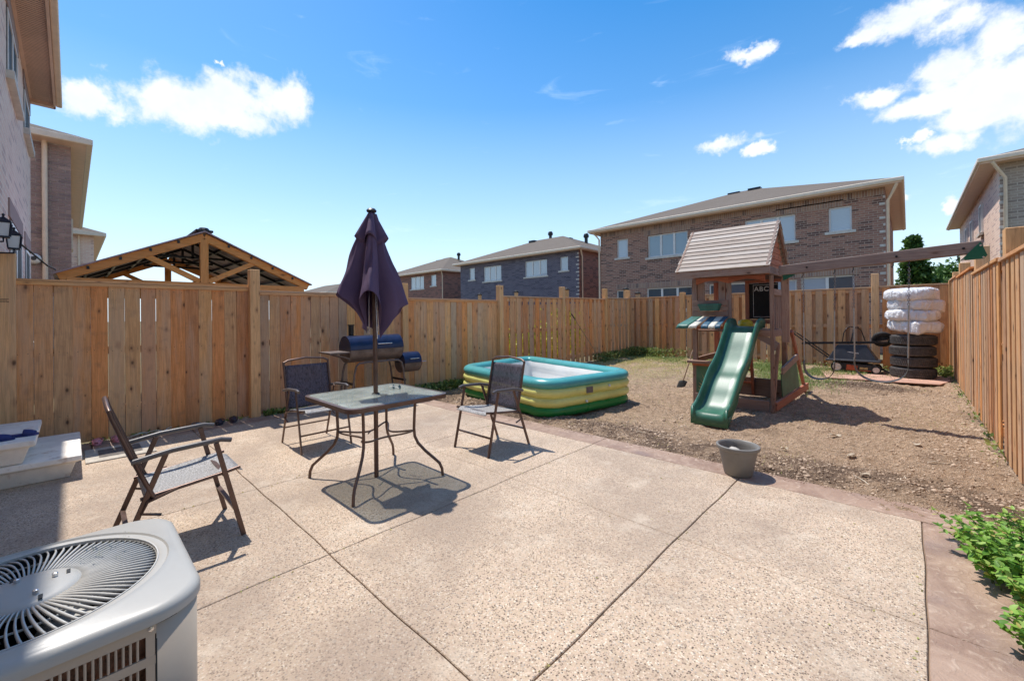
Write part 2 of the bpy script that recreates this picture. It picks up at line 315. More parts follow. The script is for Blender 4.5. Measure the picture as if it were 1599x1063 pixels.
n1 = b.noise(v, 30, 4)
finish(b, b.mix(b.math('MULTIPLY', n1.outputs[0], .5), b.ramp(rnd, [(0, (.26, .17, .155)), (.4, (.34, .23, .21)), (.7, (.19, .135, .14)), (1, (.42, .29, .25))]), (.36, .31, .28)), .85, 0, n1.outputs[0], .4, .005, .2); M['brick_piece'] = m
M['mortar'] = plain('grey_mortar', (.50, .45, .40), .95, 0, .15, 20, .4)

# exposed aggregate concrete
m, b = newmat('exposed_aggregate'); v = b.n('ShaderNodeNewGeometry').outputs['Position']
vo = b.n('ShaderNodeTexVoronoi', inp={'Vector': v, 'Scale': 128, 'Randomness': 1.0})
peb = b.n('ShaderNodeSeparateColor', inp={0: vo.outputs['Color']}).outputs[0]
pc = b.ramp(peb, [(0, (.09, .07, .06)), (.12, (.20, .15, .115)), (.27, (.44, .33, .25)), (.5, (.64, .50, .395)), (.72, (.54, .39, .29)), (.88, (.80, .71, .585)), (1, (.26, .235, .22))])
edge = b.smooth(vo.outputs['Distance'], .42, .70)
c = b.mix(edge, pc, (.555, .435, .32))
big = b.noise(v, .9, 5, .6); mid = b.noise(v, 3.2, 5, .65)
c = b.mix(b.math('MULTIPLY', b.smooth(big.outputs[0], .40, .62), .58), c, (.33, .255, .20))
c = b.mix(b.math('MULTIPLY', b.smooth(mid.outputs[0], .52, .72), .34), c, (.72, .63, .52))
c = b.mix(b.math('MULTIPLY', b.smooth(b.noise(v, 1.7, 4, .6).outputs[0], .60, .78), .30), c, (.55, .36, .22))
c = b.mix(b.math('MULTIPLY', b.smooth(b.noise(v, 26, 4, .7).outputs[0], .5, .72), .38), c, (.22, .165, .125)); c = b.mix(b.math('MULTIPLY', b.smooth(b.noise(v, .55, 3, .5, .6).outputs[0], .54, .66), .35), c, (.26, .20, .165)); c = b.mix(b.math('MULTIPLY', b.smooth(b.noise(v, 5.5, 6, .75).outputs[0], .62, .74), .5), c, (.20, .155, .12)); c = b.mix(1.0, c, (.985, .965, .925), 'MULTIPLY'); fn = b.noise(v, 300, 2); c = b.mix(.35, c, b.mix(fn.outputs[0], (.1, .1, .1), (.9, .9, .9)), 'OVERLAY')
finish(b, c, .82, 0, b.math('ADD', b.math('MULTIPLY', vo.outputs['Distance'], -1), fn.outputs[0]), .55, .004, .3); M['aggregate'] = m
# stamped coloured border
m, b = newmat('stamped_border'); v = b.n('ShaderNodeNewGeometry').outputs['Position']
n1 = b.noise(v, 3.5, 6, .62, .8); n2 = b.noise(v, 14, 5, .65, 1.5); n3 = b.noise(v, 150, 2)
c = b.mix(b.smooth(n1.outputs[0], .34, .66), (.28, .18, .13), (.40, .275, .20)); c = b.mix(b.math('MULTIPLY', b.smooth(n2.outputs[0], .5, .72), .55), c, (.60, .47, .36))
c = b.mix(b.math('MULTIPLY', b.smooth(b.noise(v, 2.2, 5).outputs[0], .52, .72), .6), c, (.22, .16, .145))
finish(b, c, .62, 0, b.math('ADD', n2.outputs[0], b.math('MULTIPLY', n3.outputs[0], .1)), .5, .02, .45); M['border'] = m
# soil
m, b = newmat('dry_garden_soil'); v = b.n('ShaderNodeNewGeometry').outputs['Position']; s = b.n('ShaderNodeSeparateXYZ', inp={0: v})
n1 = b.noise(v, 2.1, 6, .65, .4); n2 = b.noise(v, 16, 6, .7); n3 = b.noise(v, 75, 4, .7)
c = b.mix(b.smooth(n2.outputs[0], .33, .68), (.48, .32, .20), (.84, .605, .41)); c = b.mix(b.smooth(n3.outputs[0], .36, .58), (.33, .235, .16), c)  # fine dark speckle paints shade into the small pits
c = b.mix(b.math('MULTIPLY', b.smooth(n1.outputs[0], .5, .7), .35), c, (.50, .35, .24))
# damp dug-over soil: a wandering band inside the patio edge, and a heap by the back board
wob = b.math('ADD', s.outputs[1], b.math('MULTIPLY', b.math('SUBTRACT', b.noise(v, 1.3, 4, .6).outputs[0], .5), 1.3))
d1 = b.math('SUBTRACT', 1.0, b.smooth(b.math('ABSOLUTE', b.math('SUBTRACT', wob, 4.62)), .20, .60))
d1 = b.math('MULTIPLY', d1, b.smooth(b.noise(v, 2.6, 5, .7).outputs[0], .36, .58))
dv = b.vm('LENGTH', b.vm('MULTIPLY', b.vm('SUBTRACT', v, (-.62, 10.2, 0)), (1.0, 2.0, 0)), out=1)
d2 = b.math('SUBTRACT', 1.0, b.smooth(b.math('ADD', dv, b.math('MULTIPLY', n2.outputs[0], .6)), .75, 1.25))
dk = b.math('MULTIPLY', b.math('MAXIMUM', d1, d2), .88)
pt_ = b.smooth(b.noise(v, 1.4, 5, .7, .5).outputs[0], .54, .64); c = b.mix(b.math('MULTIPLY', pt_, .5), c, (.24, .165, .115))
pt2 = b.smooth(b.noise(v, 6.5, 4, .7).outputs[0], .60, .70); c = b.mix(b.math('MULTIPLY', pt2, .55), c, (.20, .135, .09))
c = b.mix(dk, c, b.mix(n2.outputs[0], (.09, .06, .042), (.24, .165, .12)))
# dead thatch and green bits towards the back left
g = b.math('MULTIPLY', b.smooth(b.math('SUBTRACT', b.math('MULTIPLY', s.outputs[1], .25), b.math('MULTIPLY', b.math('ADD', s.outputs[0], 2.2), .35)), 2.3, 3.2), b.smooth(b.noise(v, 5, 5, .7).outputs[0], .42, .62))
c = b.mix(b.math('MULTIPLY', g, .6), c, (.46, .40, .20))
finish(b, c, .95, 0, b.math('ADD', n2.outputs[0], b.math('MULTIPLY', n3.outputs[0], .8)), 1.0, .05, .1); M['soil'] = m
m, b = newmat('soil_clod'); v = b.n('ShaderNodeNewGeometry').outputs['Position']; n = b.noise(v, 60, 3); rr = b.n('ShaderNodeNewGeometry').outputs['Random Per Island']
finish(b, b.mix(.35, b.ramp(rr, [(0, (.30, .215, .15)), (.5, (.50, .375, .27)), (1, (.66, .51, .38))]), b.mix(n.outputs[0], (.2, .14, .1), (.5, .38, .28))), .95, 0, n.outputs[0], .5, .01, .1); M['clod'] = m
m, b = newmat('damp_clod'); v = b.n('ShaderNodeNewGeometry').outputs['Position']; n = b.noise(v, 60, 3); rr = b.n('ShaderNodeNewGeometry').outputs['Random Per Island']
finish(b, b.ramp(rr, [(0, (.12, .082, .058)), (.6, (.26, .185, .13)), (1, (.46, .34, .245))]), .95, 0, n.outputs[0], .5, .01, .1); M['damp_clod'] = m
m, b = newmat('far_ground'); v = b.n('ShaderNodeNewGeometry').outputs['Position']; n = b.noise(v, .4, 5); n2 = b.noise(v, 9, 4)
finish(b, b.mix(n2.outputs[0], b.mix(n.outputs[0], (.09, .10, .045), (.17, .145, .08)), (.21, .17, .11)), .95, 0, n2.outputs[0], .4, .03, .1); M['lawn'] = m
def leafmat(name, stops, trans=.35, rough=.5):
    m, b = newmat(name); rr = b.n('ShaderNodeNewGeometry').outputs['Random Per Island']; oi = b.n('ShaderNodeObjectInfo').outputs['Random']
    f = b.math('FRACT', b.math('ADD', rr, oi)); c = b.ramp(f, stops)
    p, o = finish(b, c, rough, 0, spec=.4)
    tl = b.n('ShaderNodeBsdfTranslucent', inp={'Color': c}); mx = b.n('ShaderNodeMixShader', inp={0: trans, 1: p.outputs[0], 2: tl.outputs[0]})
    b.nt.links.new(mx.outputs[0], o.inputs[0]); return m
M['mint'] = leafmat('mint_leaf', [(0, (.09, .22, .03)), (.35, (.18, .36, .05)), (.75, (.32, .52, .09)), (.93, (.46, .62, .18)), (.97, (.62, .56, .16)), (1, (.5, .36, .12))], .4)
M['tree_leaf'] = leafmat('tree_leaf', [(0, (.03, .08, .015)), (.5, (.07, .15, .03)), (1, (.15, .24, .05))], .25)
M['weed'] = leafmat('weed_leaf', [(0, (.08, .14, .03)), (.5, (.18, .26, .06)), (1, (.40, .42, .14))], .3)
M['straw'] = leafmat('dry_grass', [(0, (.40, .36, .12)), (.5, (.62, .53, .24)), (.8, (.34, .40, .10)), (1, (.75, .64, .38))], .3, .8)
M['golden'] = leafmat('yellow_green_leaf', [(0, (.14, .20, .02)), (.5, (.42, .42, .04)), (1, (.65, .58, .08))], .45)
M['canna_stem'] = plain('plant_stem', (.14, .20, .05), .7)

# ------------------------------------------------------------------ mesh helpers
WO = {}
class MB:
    def __init__(s): s.v = []; s.f = []
    def add(s, vs, fs):
        k = len(s.v); s.v += [tuple(v) for v in vs]; s.f += [tuple(i + k for i in f) for f in fs]; return s
    def box(s, x0, x1, y0, y1, z0, z1):
        return s.add([(x0, y0, z0), (x1, y0, z0), (x1, y1, z0), (x0, y1, z0), (x0, y0, z1), (x1, y0, z1), (x1, y1, z1), (x0, y1, z1)],
                     [(0, 3, 2, 1), (4, 5, 6, 7), (0, 1, 5, 4), (1, 2, 6, 5), (2, 3, 7, 6), (3, 0, 4, 7)])
    def bar(s, p, q, w, h, upv=(0, 0, 1)):
        p = Vector(p); q = Vector(q); d = (q - p).normalized(); sd = d.cross(Vector(upv))
        if sd.length < 1e-4: sd = d.cross(Vector((0, 1, 0)))
        sd.normalize(); u = sd.cross(d).normalized(); vs = []
        for c in (p, q):
            for a, bb in ((-1, -1), (1, -1), (1, 1), (-1, 1)): vs.append(c + sd * a * w / 2 + u * bb * h / 2)
        return s.add(vs, [(0, 1, 2, 3), (7, 6, 5, 4), (0, 4, 5, 1), (1, 5, 6, 2), (2, 6, 7, 3), (3, 7, 4, 0)])
    def tube(s, pts, r, n=8, cap=True, closed=False):
        pts = [Vector(p) for p in pts]; N = len(pts); k = len(s.v); prev = None
        rs = r if hasattr(r, '__len__') else [r] * N
        for i, p in enumerate(pts):
            if closed: d = pts[(i + 1) % N] - pts[i - 1]
            else: d = pts[min(i + 1, N - 1)] - pts[max(i - 1, 0)]
            d.normalize()
            if prev is None:
                a = d.cross(Vector((0, 0, 1)))
                if a.length < 1e-3: a = d.cross(Vector((0, 1, 0)))
            else: a = prev - d * prev.dot(d)
            a.normalize(); prev = a; bb = d.cross(a)
            for j in range(n):
                t = 2 * math.pi * j / n; s.v.append(tuple(p + (a * math.cos(t) + bb * math.sin(t)) * rs[i]))
        for i in range(N if closed else N - 1):
            for j in range(n):
                a0 = k + i * n; a1 = k + ((i + 1) % N) * n
                s.f.append((a0 + j, a0 + (j + 1) % n, a1 + (j + 1) % n, a1 + j))
        if cap and not closed:
            s.f.append(tuple(k + j for j in range(n))[::-1]); s.f.append(tuple(k + (N - 1) * n + j for j in range(n)))
        return s
    def lathe(s, prof, c=(0, 0, 0), n=32, ax='z'):
        k = len(s.v); m = len(prof)
        for j in range(n):
            t = 2 * math.pi * j / n; ca, sa = math.cos(t), math.sin(t)
            for r, h in prof:
                v = (r * ca, r * sa, h) if ax == 'z' else ((h, r * ca, r * sa) if ax == 'x' else (r * sa, h, r * ca))
                s.v.append((c[0] + v[0], c[1] + v[1], c[2] + v[2]))
        for j in range(n):
            for i in range(m - 1):
                a = k + j * m + i; bq = k + ((j + 1) % n) * m + i; s.f.append((a, bq, bq + 1, a + 1))
        return s
    def prism(s, poly, axis, a, bb):
        """extrude a 2-d polygon: axis 'x' poly=(y,z), 'y' poly=(x,z), 'z' poly=(x,y)"""
        def pt(p, t): return {'x': (t, p[0], p[1]), 'y': (p[0], t, p[1]), 'z': (p[0], p[1], t)}[axis]
        n = len(poly)
        return s.add([pt(p, a) for p in poly] + [pt(p, bb) for p in poly], [tuple(range(n))[::-1], tuple(range(n, 2 * n))] + [(i, (i + 1) % n, n + (i + 1) % n, n + i) for i in range(n)])
    def grid(s, fn, nu, nv, closeu=False):
        k = len(s.v)
        for i in range(nu):
            for j in range(nv): s.v.append(tuple(fn(i / (nu if closeu else nu - 1), j / (nv - 1))))
        for i in range(nu if closeu else nu - 1):
            for j in range(nv - 1):
                i2 = (i + 1) % nu; s.f.append((k + i * nv + j, k + i2 * nv + j, k + i2 * nv + j + 1, k + i * nv + j + 1))
        return s
    def build(s, name, mat, parent=None, smooth=None, bevel=0, solid=0, subsurf=0, kind=None, fixn=True):
        vs = np.array(s.v, float); o0 = np.array([(vs[:, 0].min() + vs[:, 0].max()) / 2, (vs[:, 1].min() + vs[:, 1].max()) / 2, vs[:, 2].min()])
        me = D.meshes.new(name); me.from_pydata((vs - o0).tolist(), [], s.f)
        if fixn and len(s.f) < 60000:
            bm = bmesh.new(); bm.from_mesh(me); bmesh.ops.recalc_face_normals(bm, faces=bm.faces); bm.to_mesh(me); bm.free()
        if smooth is not None:
            me.shade_smooth()
            if smooth < 180: me.set_sharp_from_angle(angle=R(smooth))
        if mat is not None: me.materials.append(mat)
        o = D.objects.new(name, me); C.objects.link(o); po = np.zeros(3)
        if parent is not None: o.parent = parent; po = WO[parent.name]
        o.location = o0 - po; WO[o.name] = o0
        if solid: md = o.modifiers.new('solid', 'SOLIDIFY'); md.thickness = solid; md.offset = 0
        if bevel: md = o.modifiers.new('bevel', 'BEVEL'); md.width = bevel; md.segments = 2; md.limit_method = 'ANGLE'; md.angle_limit = R(40)
        if subsurf: md = o.modifiers.new('sub', 'SUBSURF'); md.levels = subsurf; md.render_levels = subsurf
        if kind: o['kind'] = kind
        return o
def thing(name, label, cat, loc=(0, 0, 0), group=None):
    o = D.objects.new(name, None); C.objects.link(o); o.location = loc; WO[o.name] = np.array(loc, float); o.empty_display_size = .1
    o['label'] = label; o['category'] = cat
    if group: o['group'] = group
    return o
def tag(o, label, cat, group=None):
    o['label'] = label; o['category'] = cat
    if group: o['group'] = group
    return o
def structure(o): o['kind'] = 'structure'; return o
def sroot(name, loc=(0, 0, 0)):
    o = D.objects.new(name, None); C.objects.link(o); o.location = loc; WO[o.name] = np.array(loc, float); o['kind'] = 'structure'; return o
def inst(src_mesh, name, parent, loc, rotz=0, rot=None, scale=None):
    o = D.objects.new(name, src_mesh); C.objects.link(o); po = WO[parent.name] if parent else np.zeros(3)
    o.parent = parent; o.location = np.array(loc, float) - po; o.rotation_euler = rot if rot else (0, 0, rotz)
    if scale: o.scale = scale
    return o
def copy_tree(o, parent=None, name=None):
    c = o.copy(); C.objects.link(c)
    if parent is not None: c.parent = parent
    for ch in list(o.children): copy_tree(ch, c)
    return c
def bevelbox(name, dx, dy, dz, mat, bev=.004):
    bm = bmesh.new(); bmesh.ops.create_cube(bm, size=1)
    for v in bm.verts: v.co = Vector((v.co.x * dx, v.co.y * dy, (v.co.z + .5) * dz))
    if bev: bmesh.ops.bevel(bm, geom=bm.edges, offset=bev, segments=1, affect='EDGES')
    me = D.meshes.new(name); bm.to_mesh(me); bm.free(); me.materials.append(mat); return me
def vnoise(x, y, s=1.0, seed=0):
    """cheap smooth value noise on arrays"""
    x = np.asarray(x) * s + seed * 17.13; y = np.asarray(y) * s + seed * 7.7
    xi = np.floor(x); yi = np.floor(y); fx = x - xi; fy = y - yi; fx = fx * fx * (3 - 2 * fx); fy = fy * fy * (3 - 2 * fy)
    def h(a, b): t = np.sin(a * 127.1 + b * 311.7 + seed) * 43758.5453; return t - np.floor(t)
    return (h(xi, yi) * (1 - fx) + h(xi + 1, yi) * fx) * (1 - fy) + (h(xi, yi + 1) * (1 - fx) + h(xi + 1, yi + 1) * fx) * fy
def soil_h(x, y):
    x = np.asarray(x, float); y = np.asarray(y, float)
    base = -.035 + .09 * np.clip((y - 8) / 5, 0, 1)
    heap = .07 * np.exp(-((x + .62) ** 2 / .5 + (y - 10.2) ** 2 / .10))
    ridge = .035 * np.exp(-((y - 4.6 + .4 * (vnoise(x, y * 0, .8, 5) - .5)) / .25) ** 2)
    return base + heap + ridge + .055 * (vnoise(x, y, 1.3, 1) - .5) + .035 * (vnoise(x, y, 4.1, 2) - .5) + .022 * (vnoise(x, y, 11, 3) - .5) + .022 * (vnoise(x, y, 17, 6) - .5) * (vnoise(x, y, 1.9, 8) + .2) + .014 * (vnoise(x, y, 29, 4) - .5)
def raw(name, verts, faces, mat, smooth=False, parent=None, kind=None):
    me = D.meshes.new(name); verts = np.asarray(verts, np.float32); faces = np.asarray(faces, np.int32)
    me.vertices.add(len(verts)); me.vertices.foreach_set('co', verts.ravel()); k = faces.shape[1]
    me.loops.add(faces.size); me.loops.foreach_set('vertex_index', faces.ravel())
    me.polygons.add(len(faces)); me.polygons.foreach_set('loop_start', np.arange(len(faces), dtype=np.int32) * k)
    me.update(calc_edges=True)
    if smooth: me.shade_smooth()
    me.materials.append(mat); o = D.objects.new(name, me); C.objects.link(o)
    if parent is not None: o.parent = parent; o.location = -WO[parent.name]; 
    WO[o.name] = np.zeros(3)
    if kind: o['kind'] = kind
    return o

# ------------------------------------------------------------------ ground
XL, XR, YB, YW = -6.83, .70, 12.9, -.55      # left fence, right fence, back fence, own house wall
g = MB().box(-400, 400, -100, 600, -.6, -.12); structure(g.build('ground', M['lawn']))
# garden soil
nx, ny = 420, 520
gx = np.linspace(XL - .05, XR + .05, nx); gy = np.linspace(3.9, YB + .05, ny); X, Y = np.meshgrid(gx, gy, indexing='ij')
Z = soil_h(X, Y); vv = np.stack([X, Y, Z], -1).reshape(-1, 3)
ii, jj = np.meshgrid(np.arange(nx - 1), np.arange(ny - 1), indexing='ij'); a = (ii * ny + jj).ravel(); F = np.stack([a, a + ny, a + ny + 1, a + 1], -1)
structure(raw('garden_soil', vv, F, M['soil'], True))
nx2, ny2 = 24, 160
gx = np.linspace(.33, XR + .05, nx2); gy = np.linspace(-.5, 3.9, ny2); X, Y = np.meshgrid(gx, gy, indexing='ij')
vv = np.stack([X, Y, soil_h(X, Y) * .6], -1).reshape(-1, 3)
ii, jj = np.meshgrid(np.arange(nx2 - 1), np.arange(ny2 - 1), indexing='ij'); a = (ii * ny2 + jj).ravel(); F = np.stack([a, a + ny2, a + ny2 + 1, a + 1], -1)
structure(raw('side_soil', vv, F, M['soil'], True))
# patio: one slab per cell, hand-cut joints between them
patio = sroot('patio', (-3, 1.6, 0))
def wob(t, seed, amp=.004): return amp * math.sin(t * 3.1 + seed) + amp * .6 * math.sin(t * 9.7 + seed * 2)
PX = [-6.40, -3.89, -2.50, -1.06, .05]; PY = [-.55, 1.05, 2.61, 3.89]; GAP = [.0, .0018, .0030, .0036, .0030]
def slab(x0, x1, y0, y1, gx0, gx1, gy0, gy1, s0, s1, t0, t1, mat, name, top=0.0, n=24):
    m = MB()
    P = [(x0 + gx0 + wob(y0 + (y1 - y0) * i / n, s0), y0 + (y1 - y0) * i / n) for i in range(n + 1)]           # left side upwards
    T = [(x0 + (x1 - x0) * i / n, y1 - gy1 + wob(x0 + (x1 - x0) * i / n, t1)) for i in range(1, n)]
    Q = [(x1 - gx1 + wob(y1 - (y1 - y0) * i / n, s1), y1 - (y1 - y0) * i / n) for i in range(n + 1)]
    B = [(x1 - (x1 - x0) * i / n, y0 + gy0 + wob(x1 - (x1 - x0) * i / n, t0)) for i in range(1, n)]
    P[0] = (P[0][0], y0 + gy0 + wob(x0, t0)); P[-1] = (P[-1][0], y1 - gy1 + wob(x0, t1)); Q[0] = (Q[0][0], y1 - gy1 + wob(x1, t1)); Q[-1] = (Q[-1][0], y0 + gy0 + wob(x1, t0))
    poly = P + T + Q + B
    cx = sum(p[0] for p in poly) / len(poly); cy = sum(p[1] for p in poly) / len(poly); k = len(poly)
    e = .003
    def inn(p): return (p[0] + (e if p[0] < cx else -e), p[1] + (e if p[1] < cy else -e))
    m.add([(*p, top - .1) for p in poly] + [(*p, top - .004) for p in poly] + [(*inn(p), top) for p in poly] + [(cx, cy, top)],
          [(i, (i + 1) % k, k + (i + 1) % k, k + i) for i in range(k)] + [(k + i, k + (i + 1) % k, 2 * k + (i + 1) % k, 2 * k + i) for i in range(k)] + [(2 * k + i, 2 * k + (i + 1) % k, 3 * k) for i in range(k)])
    return m.build(name, mat, patio)
for i in range(4):
    for j in range(3):
        slab(PX[i], PX[i + 1], PY[j], PY[j + 1], GAP[i], GAP[i + 1] if i < 3 else .004, [0, .0030, .0016][j], [.0030, .0016, 0][j], i, i + 1, 10 + j, 11 + j, M['aggregate'], 'slab', n=60)
# stamped border
for (x0, x1) in ((-6.8, -5.1), (-5.1, -3.89), (-3.89, -2.50), (-2.50, -1.06), (-1.06, .36)):
    slab(x0, x1, 3.89, 4.17 + random.uniform(-.005, .005), .002, .002, 0, 0, 1, 2, 13, 20, M['border'], 'border_slab', top=.003)
for (y0, y1) in ((-.55, .15), (.15, 1.05), (1.05, 2.0), (2.0, 2.95), (2.95, 3.89)): slab(-6.8, -6.40, y0, y1, 0, 0, .004, .004, 3, 0, 4, 5, M['border'], 'border_slab', top=-.002)
for (y0, y1) in ((-.55, 1.05), (1.05, 2.61), (2.61, 3.89)): slab(.05, .36, y0, y1, .003, 0, .0015, .0015, 4, 6, 4, 5, M['border'], 'border_slab', top=.002)
MB().box(-6.75, .3, -.5, 4.1, -.11, -.012).build('joint_bed', M['damp_clod'], patio)
#MORE
# ------------------------------------------------------------------ fences
PW = .138
def plank_meshes(h, mat, th=.016):
    return [bevelbox('plank', PW * k, th, h, mat, .002) for k in (1.0, .985, 1.012)]
pm_cache = {}
def plank(parent, x, y, z0, h, along, mat=None, name='plank'):
    """one board: along='y' means the fence runs along y (board faces +-x)"""
    key = round(h, 2)
    if key not in pm_cache: pm_cache[key] = plank_meshes(key, M['fence'])
    o = inst(random.choice(pm_cache[key]), name, parent, (x, y, z0 + random.uniform(-.004, .004)), (R(90) if along == 'y' else 0) + random.uniform(-.012, .012) + (math.pi if random.random() < .5 else 0))
    o.rotation_euler[0] = random.uniform(-.0022, .0022); o.rotation_euler[1] = random.uniform(-.002, .002)
    return o
post_mesh = {}
def post(parent, x, y, z0, h, w=.135):
    k = (round(h, 2), w)
    if k not in post_mesh: post_mesh[k] = bevelbox('post', w, w, h, M['post'], .006)
    return inst(post_mesh[k], 'post', parent, (x, y, z0), random.uniform(-.02, .02))
# left fence (runs along y)
fl = thing('wooden_fence', 'long cedar fence on the left, solid boards first and gapped boards past the pool', 'fence', (XL, 6, 0))
segs = [(-.42, 1.74, 1.845), (1.86, 4.21, 1.80), (4.34, 6.69, 1.755)]
for (a, bq, top) in segs:
    n = int(round((bq - a) / .1425)); st = (bq - a) / n
    for i in range(n):
        z0 = 0 if i % 1 == 0 else 0
        o_ = plank(fl, XL, a + st * (i + .5), z0 + .01, top - .03 - z0, 'y'); o_.scale[0] = 1.03 if random.random() < .86 else .998
    MB().box(XL - .05, XL + .022, a, bq, top - .022, top + .002).build('top_rail', M['fence_y'], fl, bevel=.003)
    MB().box(XL + .0095, XL + .03, a, bq, top - .062, top - .024).build('trim_rail', M['fence_y'], fl, bevel=.003)
    for zz in (.3, 1.0, top - .14): MB().box(XL - .055, XL - .012, a, bq, zz, zz + .085).build('rail', M['fence_y'], fl)
for (y, h) in ((-.47, 2.11), (1.80, 2.09), (4.275, 2.02), (6.755, 2.09), (9.2, 2.16), (11.4, 2.2), (12.86, 2.2)): post(fl, XL - .005 + (.05 if y in (1.80, 6.755) else 0), y, -.05, h + .05, .15 if y < 0 else .125)
def open_panel(parent, along, c, a, bq, z0, top, side, gaps):
    """board-on-board bay: front boards with gaps and back boards on the far side of the rails"""
    st = .222; n = int(round((bq - a) / st)); st = (bq - a) / n
    def P(t, off, dz, h):
        if along == 'y': plank(parent, c + off, t, z0 + dz, h, 'y')
        else: plank(parent, t, c + off, z0 + dz, h, 'x')
    h = top - z0 - .055
    for i in range(n): P(a + st * (i + .5), side * .033, .02, h)
    if gaps:
        for i in range(n - 1): P(a + st * (i + 1), -side * .033, .02, h)
    cap = (c - .062, c + .062); mt = M['fence_y'] if along == 'y' else M['fence_x']
    def RB(p0, p1, zA, zB, nm):
        (MB().box(p0, p1, a, bq, zA, zB) if along == 'y' else MB().box(a, bq, p0, p1, zA, zB)).build(nm, mt, parent, bevel=.003)
    RB(cap[0], cap[1], top - .028, top + .004, 'top_rail')
    for zz in (z0 + .16, z0 + .98, top - .125): RB(c - .021, c + .021, zz, zz + .088, 'rail')
for (a, bq, top) in ((6.82, 9.13, 1.86), (9.27, 11.33, 1.885), (11.47, 12.79, 1.93)): open_panel(fl, 'y', XL, a, bq, .0 if a < 9 else .03, top, 1, True)
fb = thing('wooden_fence', 'cedar board fence across the far end of the yard behind the playhouse', 'fence', (-3, YB, 0))
bx = [XL - .03, -5.0, -2.68, -.42 - .14, XR + .04]
for i in range(4): open_panel(fb, 'x', YB, bx[i] + .07, bx[i + 1] - .07, .04, 1.945 + .015 * i, -1, True)
for i, x in enumerate(bx[1:4]): post(fb, x, YB - .05, -.05, 2.1 if i < 2 else 2.33)
fr = thing('wooden_fence', 'tall sunlit cedar fence along the right side of the yard', 'fence', (XR, 8, 0))
ry = [3.85, 6.32, 8.82, 11.32, YB]; rt = [1.90, 1.925, 2.03, 2.07]
for i in range(4): open_panel(fr, 'y', XR, ry[i] + .07, ry[i + 1] - .07, [-.04, -.02, 0, .03][i], rt[i], -1, True)
post(fb, XR - .03, YB - .03, -.05, 2.1, .10)
for y, h in zip(ry, (2.18, 2.20, 2.30, 2.28, 2.22)): post(fr, XR + .055, y, -.08, h + .08, .14)
# nail heads on the near boards: one joined part
nm = MB()
for (a, bq, top) in segs[:2]:
    n = int(round((bq - a) / .1425)); st = (bq - a) / n
    for i in range(n):
        for zz in (.34, 1.04, top - .10):
            for dx in (-.035, .035):
                y = a + st * (i + .5) + dx + random.uniform(-.008, .008); z = zz + random.uniform(-.012, .012); nm.box(XL + .008, XL + .0105, y - .0028, y + .0028, z - .0028, z + .0028)
nm.build('nail_heads', M['cable'], fl, kind='stuff')
# stamp on the first post
sm = MB()
for k, (yy, zz, w) in enumerate(((-.475, 1.62, .07), (-.48, 1.606, .06), (-.475, 1.592, .075))):
    for q in range(9): sm.box(XL + .0705, XL + .0712, yy - w / 2 + q * w / 9, yy - w / 2 + q * w / 9 + w / 13, zz, zz + .007)
sm.build('ink_stamp', M['cable'], fl)
# fences of the gardens behind (posts with dark caps and a board run)
def capped_post(x, y, h, label):
    t = thing('fence_post', label, 'fence post', (x, y, -.1), 'fence posts of the gardens behind')
    MB().box(x - .06, x + .06, y - .06, y + .06, -.1, h - .06).build('shaft', M['post'], t)
    m = MB().box(x - .08, x + .08, y - .08, y + .08, h - .06, h - .02); m.add([(x - .07, y - .07, h - .02), (x + .07, y - .07, h - .02), (x + .07, y + .07, h - .02), (x - .07, y + .07, h - .02), (x, y, h + .05)], [(0, 1, 4), (1, 2, 4), (2, 3, 4), (3, 0, 4)])
    m.build('cap', M['rubber'], t)
capped_post(-9.8, 13.5, 2.44, 'black-capped cedar post just left of the tall corner post, before the slate brick house')
capped_post(-12.53, 13.5, 2.47, 'black-capped post top peeking over the gapped fence left of the pool')
capped_post(-14.92, 13.5, 2.45, 'leftmost black-capped post top beside the tall square fence post')
capped_post(-7.3, 13.6, 2.33, 'black-capped post before the left ground-floor window of the brown brick house')
capped_post(-7.2, 14.3, 2.2, 'lower black-capped post standing just right of its taller neighbour by the far corner')
bf = thing('wooden_fence', 'neighbouring cedar fence running on beyond the left fence', 'fence', (-11, 13.5, 0))
MB().box(-20, -7.1, 13.48, 13.52, -.1, 1.85).build('board_run', M['fence'], bf)

# ------------------------------------------------------------------ houses
def window(parent, x0, x1, z0, z1, y, nm=1, glass='pane_pale', sill=True, face=-1, along='x', deep=.07):
    """window unit set into a wall; face = direction it looks along the normal axis"""
    def bx_(m, a0, a1, n0, n1, c0, c1):
        n0, n1 = min(n0, n1), max(n0, n1)
        return m.box(a0, a1, n0, n1, c0, c1) if along == 'x' else m.box(n0, n1, a0, a1, c0, c1)
    m = MB(); fwd = .012 * face; f = .055
    bx_(m, x0, x1, y + fwd, y - deep * face, z0, z0 + f); bx_(m, x0, x1, y + fwd, y - deep * face, z1 - f, z1)
    bx_(m, x0, x0 + f, y + fwd, y - deep * face, z0 + f, z1 - f); bx_(m, x1 - f, x1, y + fwd, y - deep * face, z0 + f, z1 - f)
    w = (x1 - x0) / nm
    for k in range(1, nm): bx_(m, x0 + w * k - .05, x0 + w * k + .05, y + fwd * .8, y - deep * face, z0 + f, z1 - f)
    o = m.build('window', M['frame'], parent)
    for k in range(nm):
        bx_(MB(), x0 + w * k + .056, x0 + w * (k + 1) - .056, y - .02 * face, y - .035 * face, z0 + f + .001, z1 - f - .001).build('pane', M[glass if not isinstance(glass, (list, tuple)) else glass[k]], o)
    if sill: bx_(MB(), x0 - .12, x1 + .12, (y + .07 * face) - (.06 if face < 0 and along == 'x' else 0), y - (.015 - (.0 if face > 0 else .0)) * face - (.078 if face < 0 and along == 'x' else 0) + (.078 if False else 0), z0 - .11, z0 - .004).build('sill', M['sill'], o)
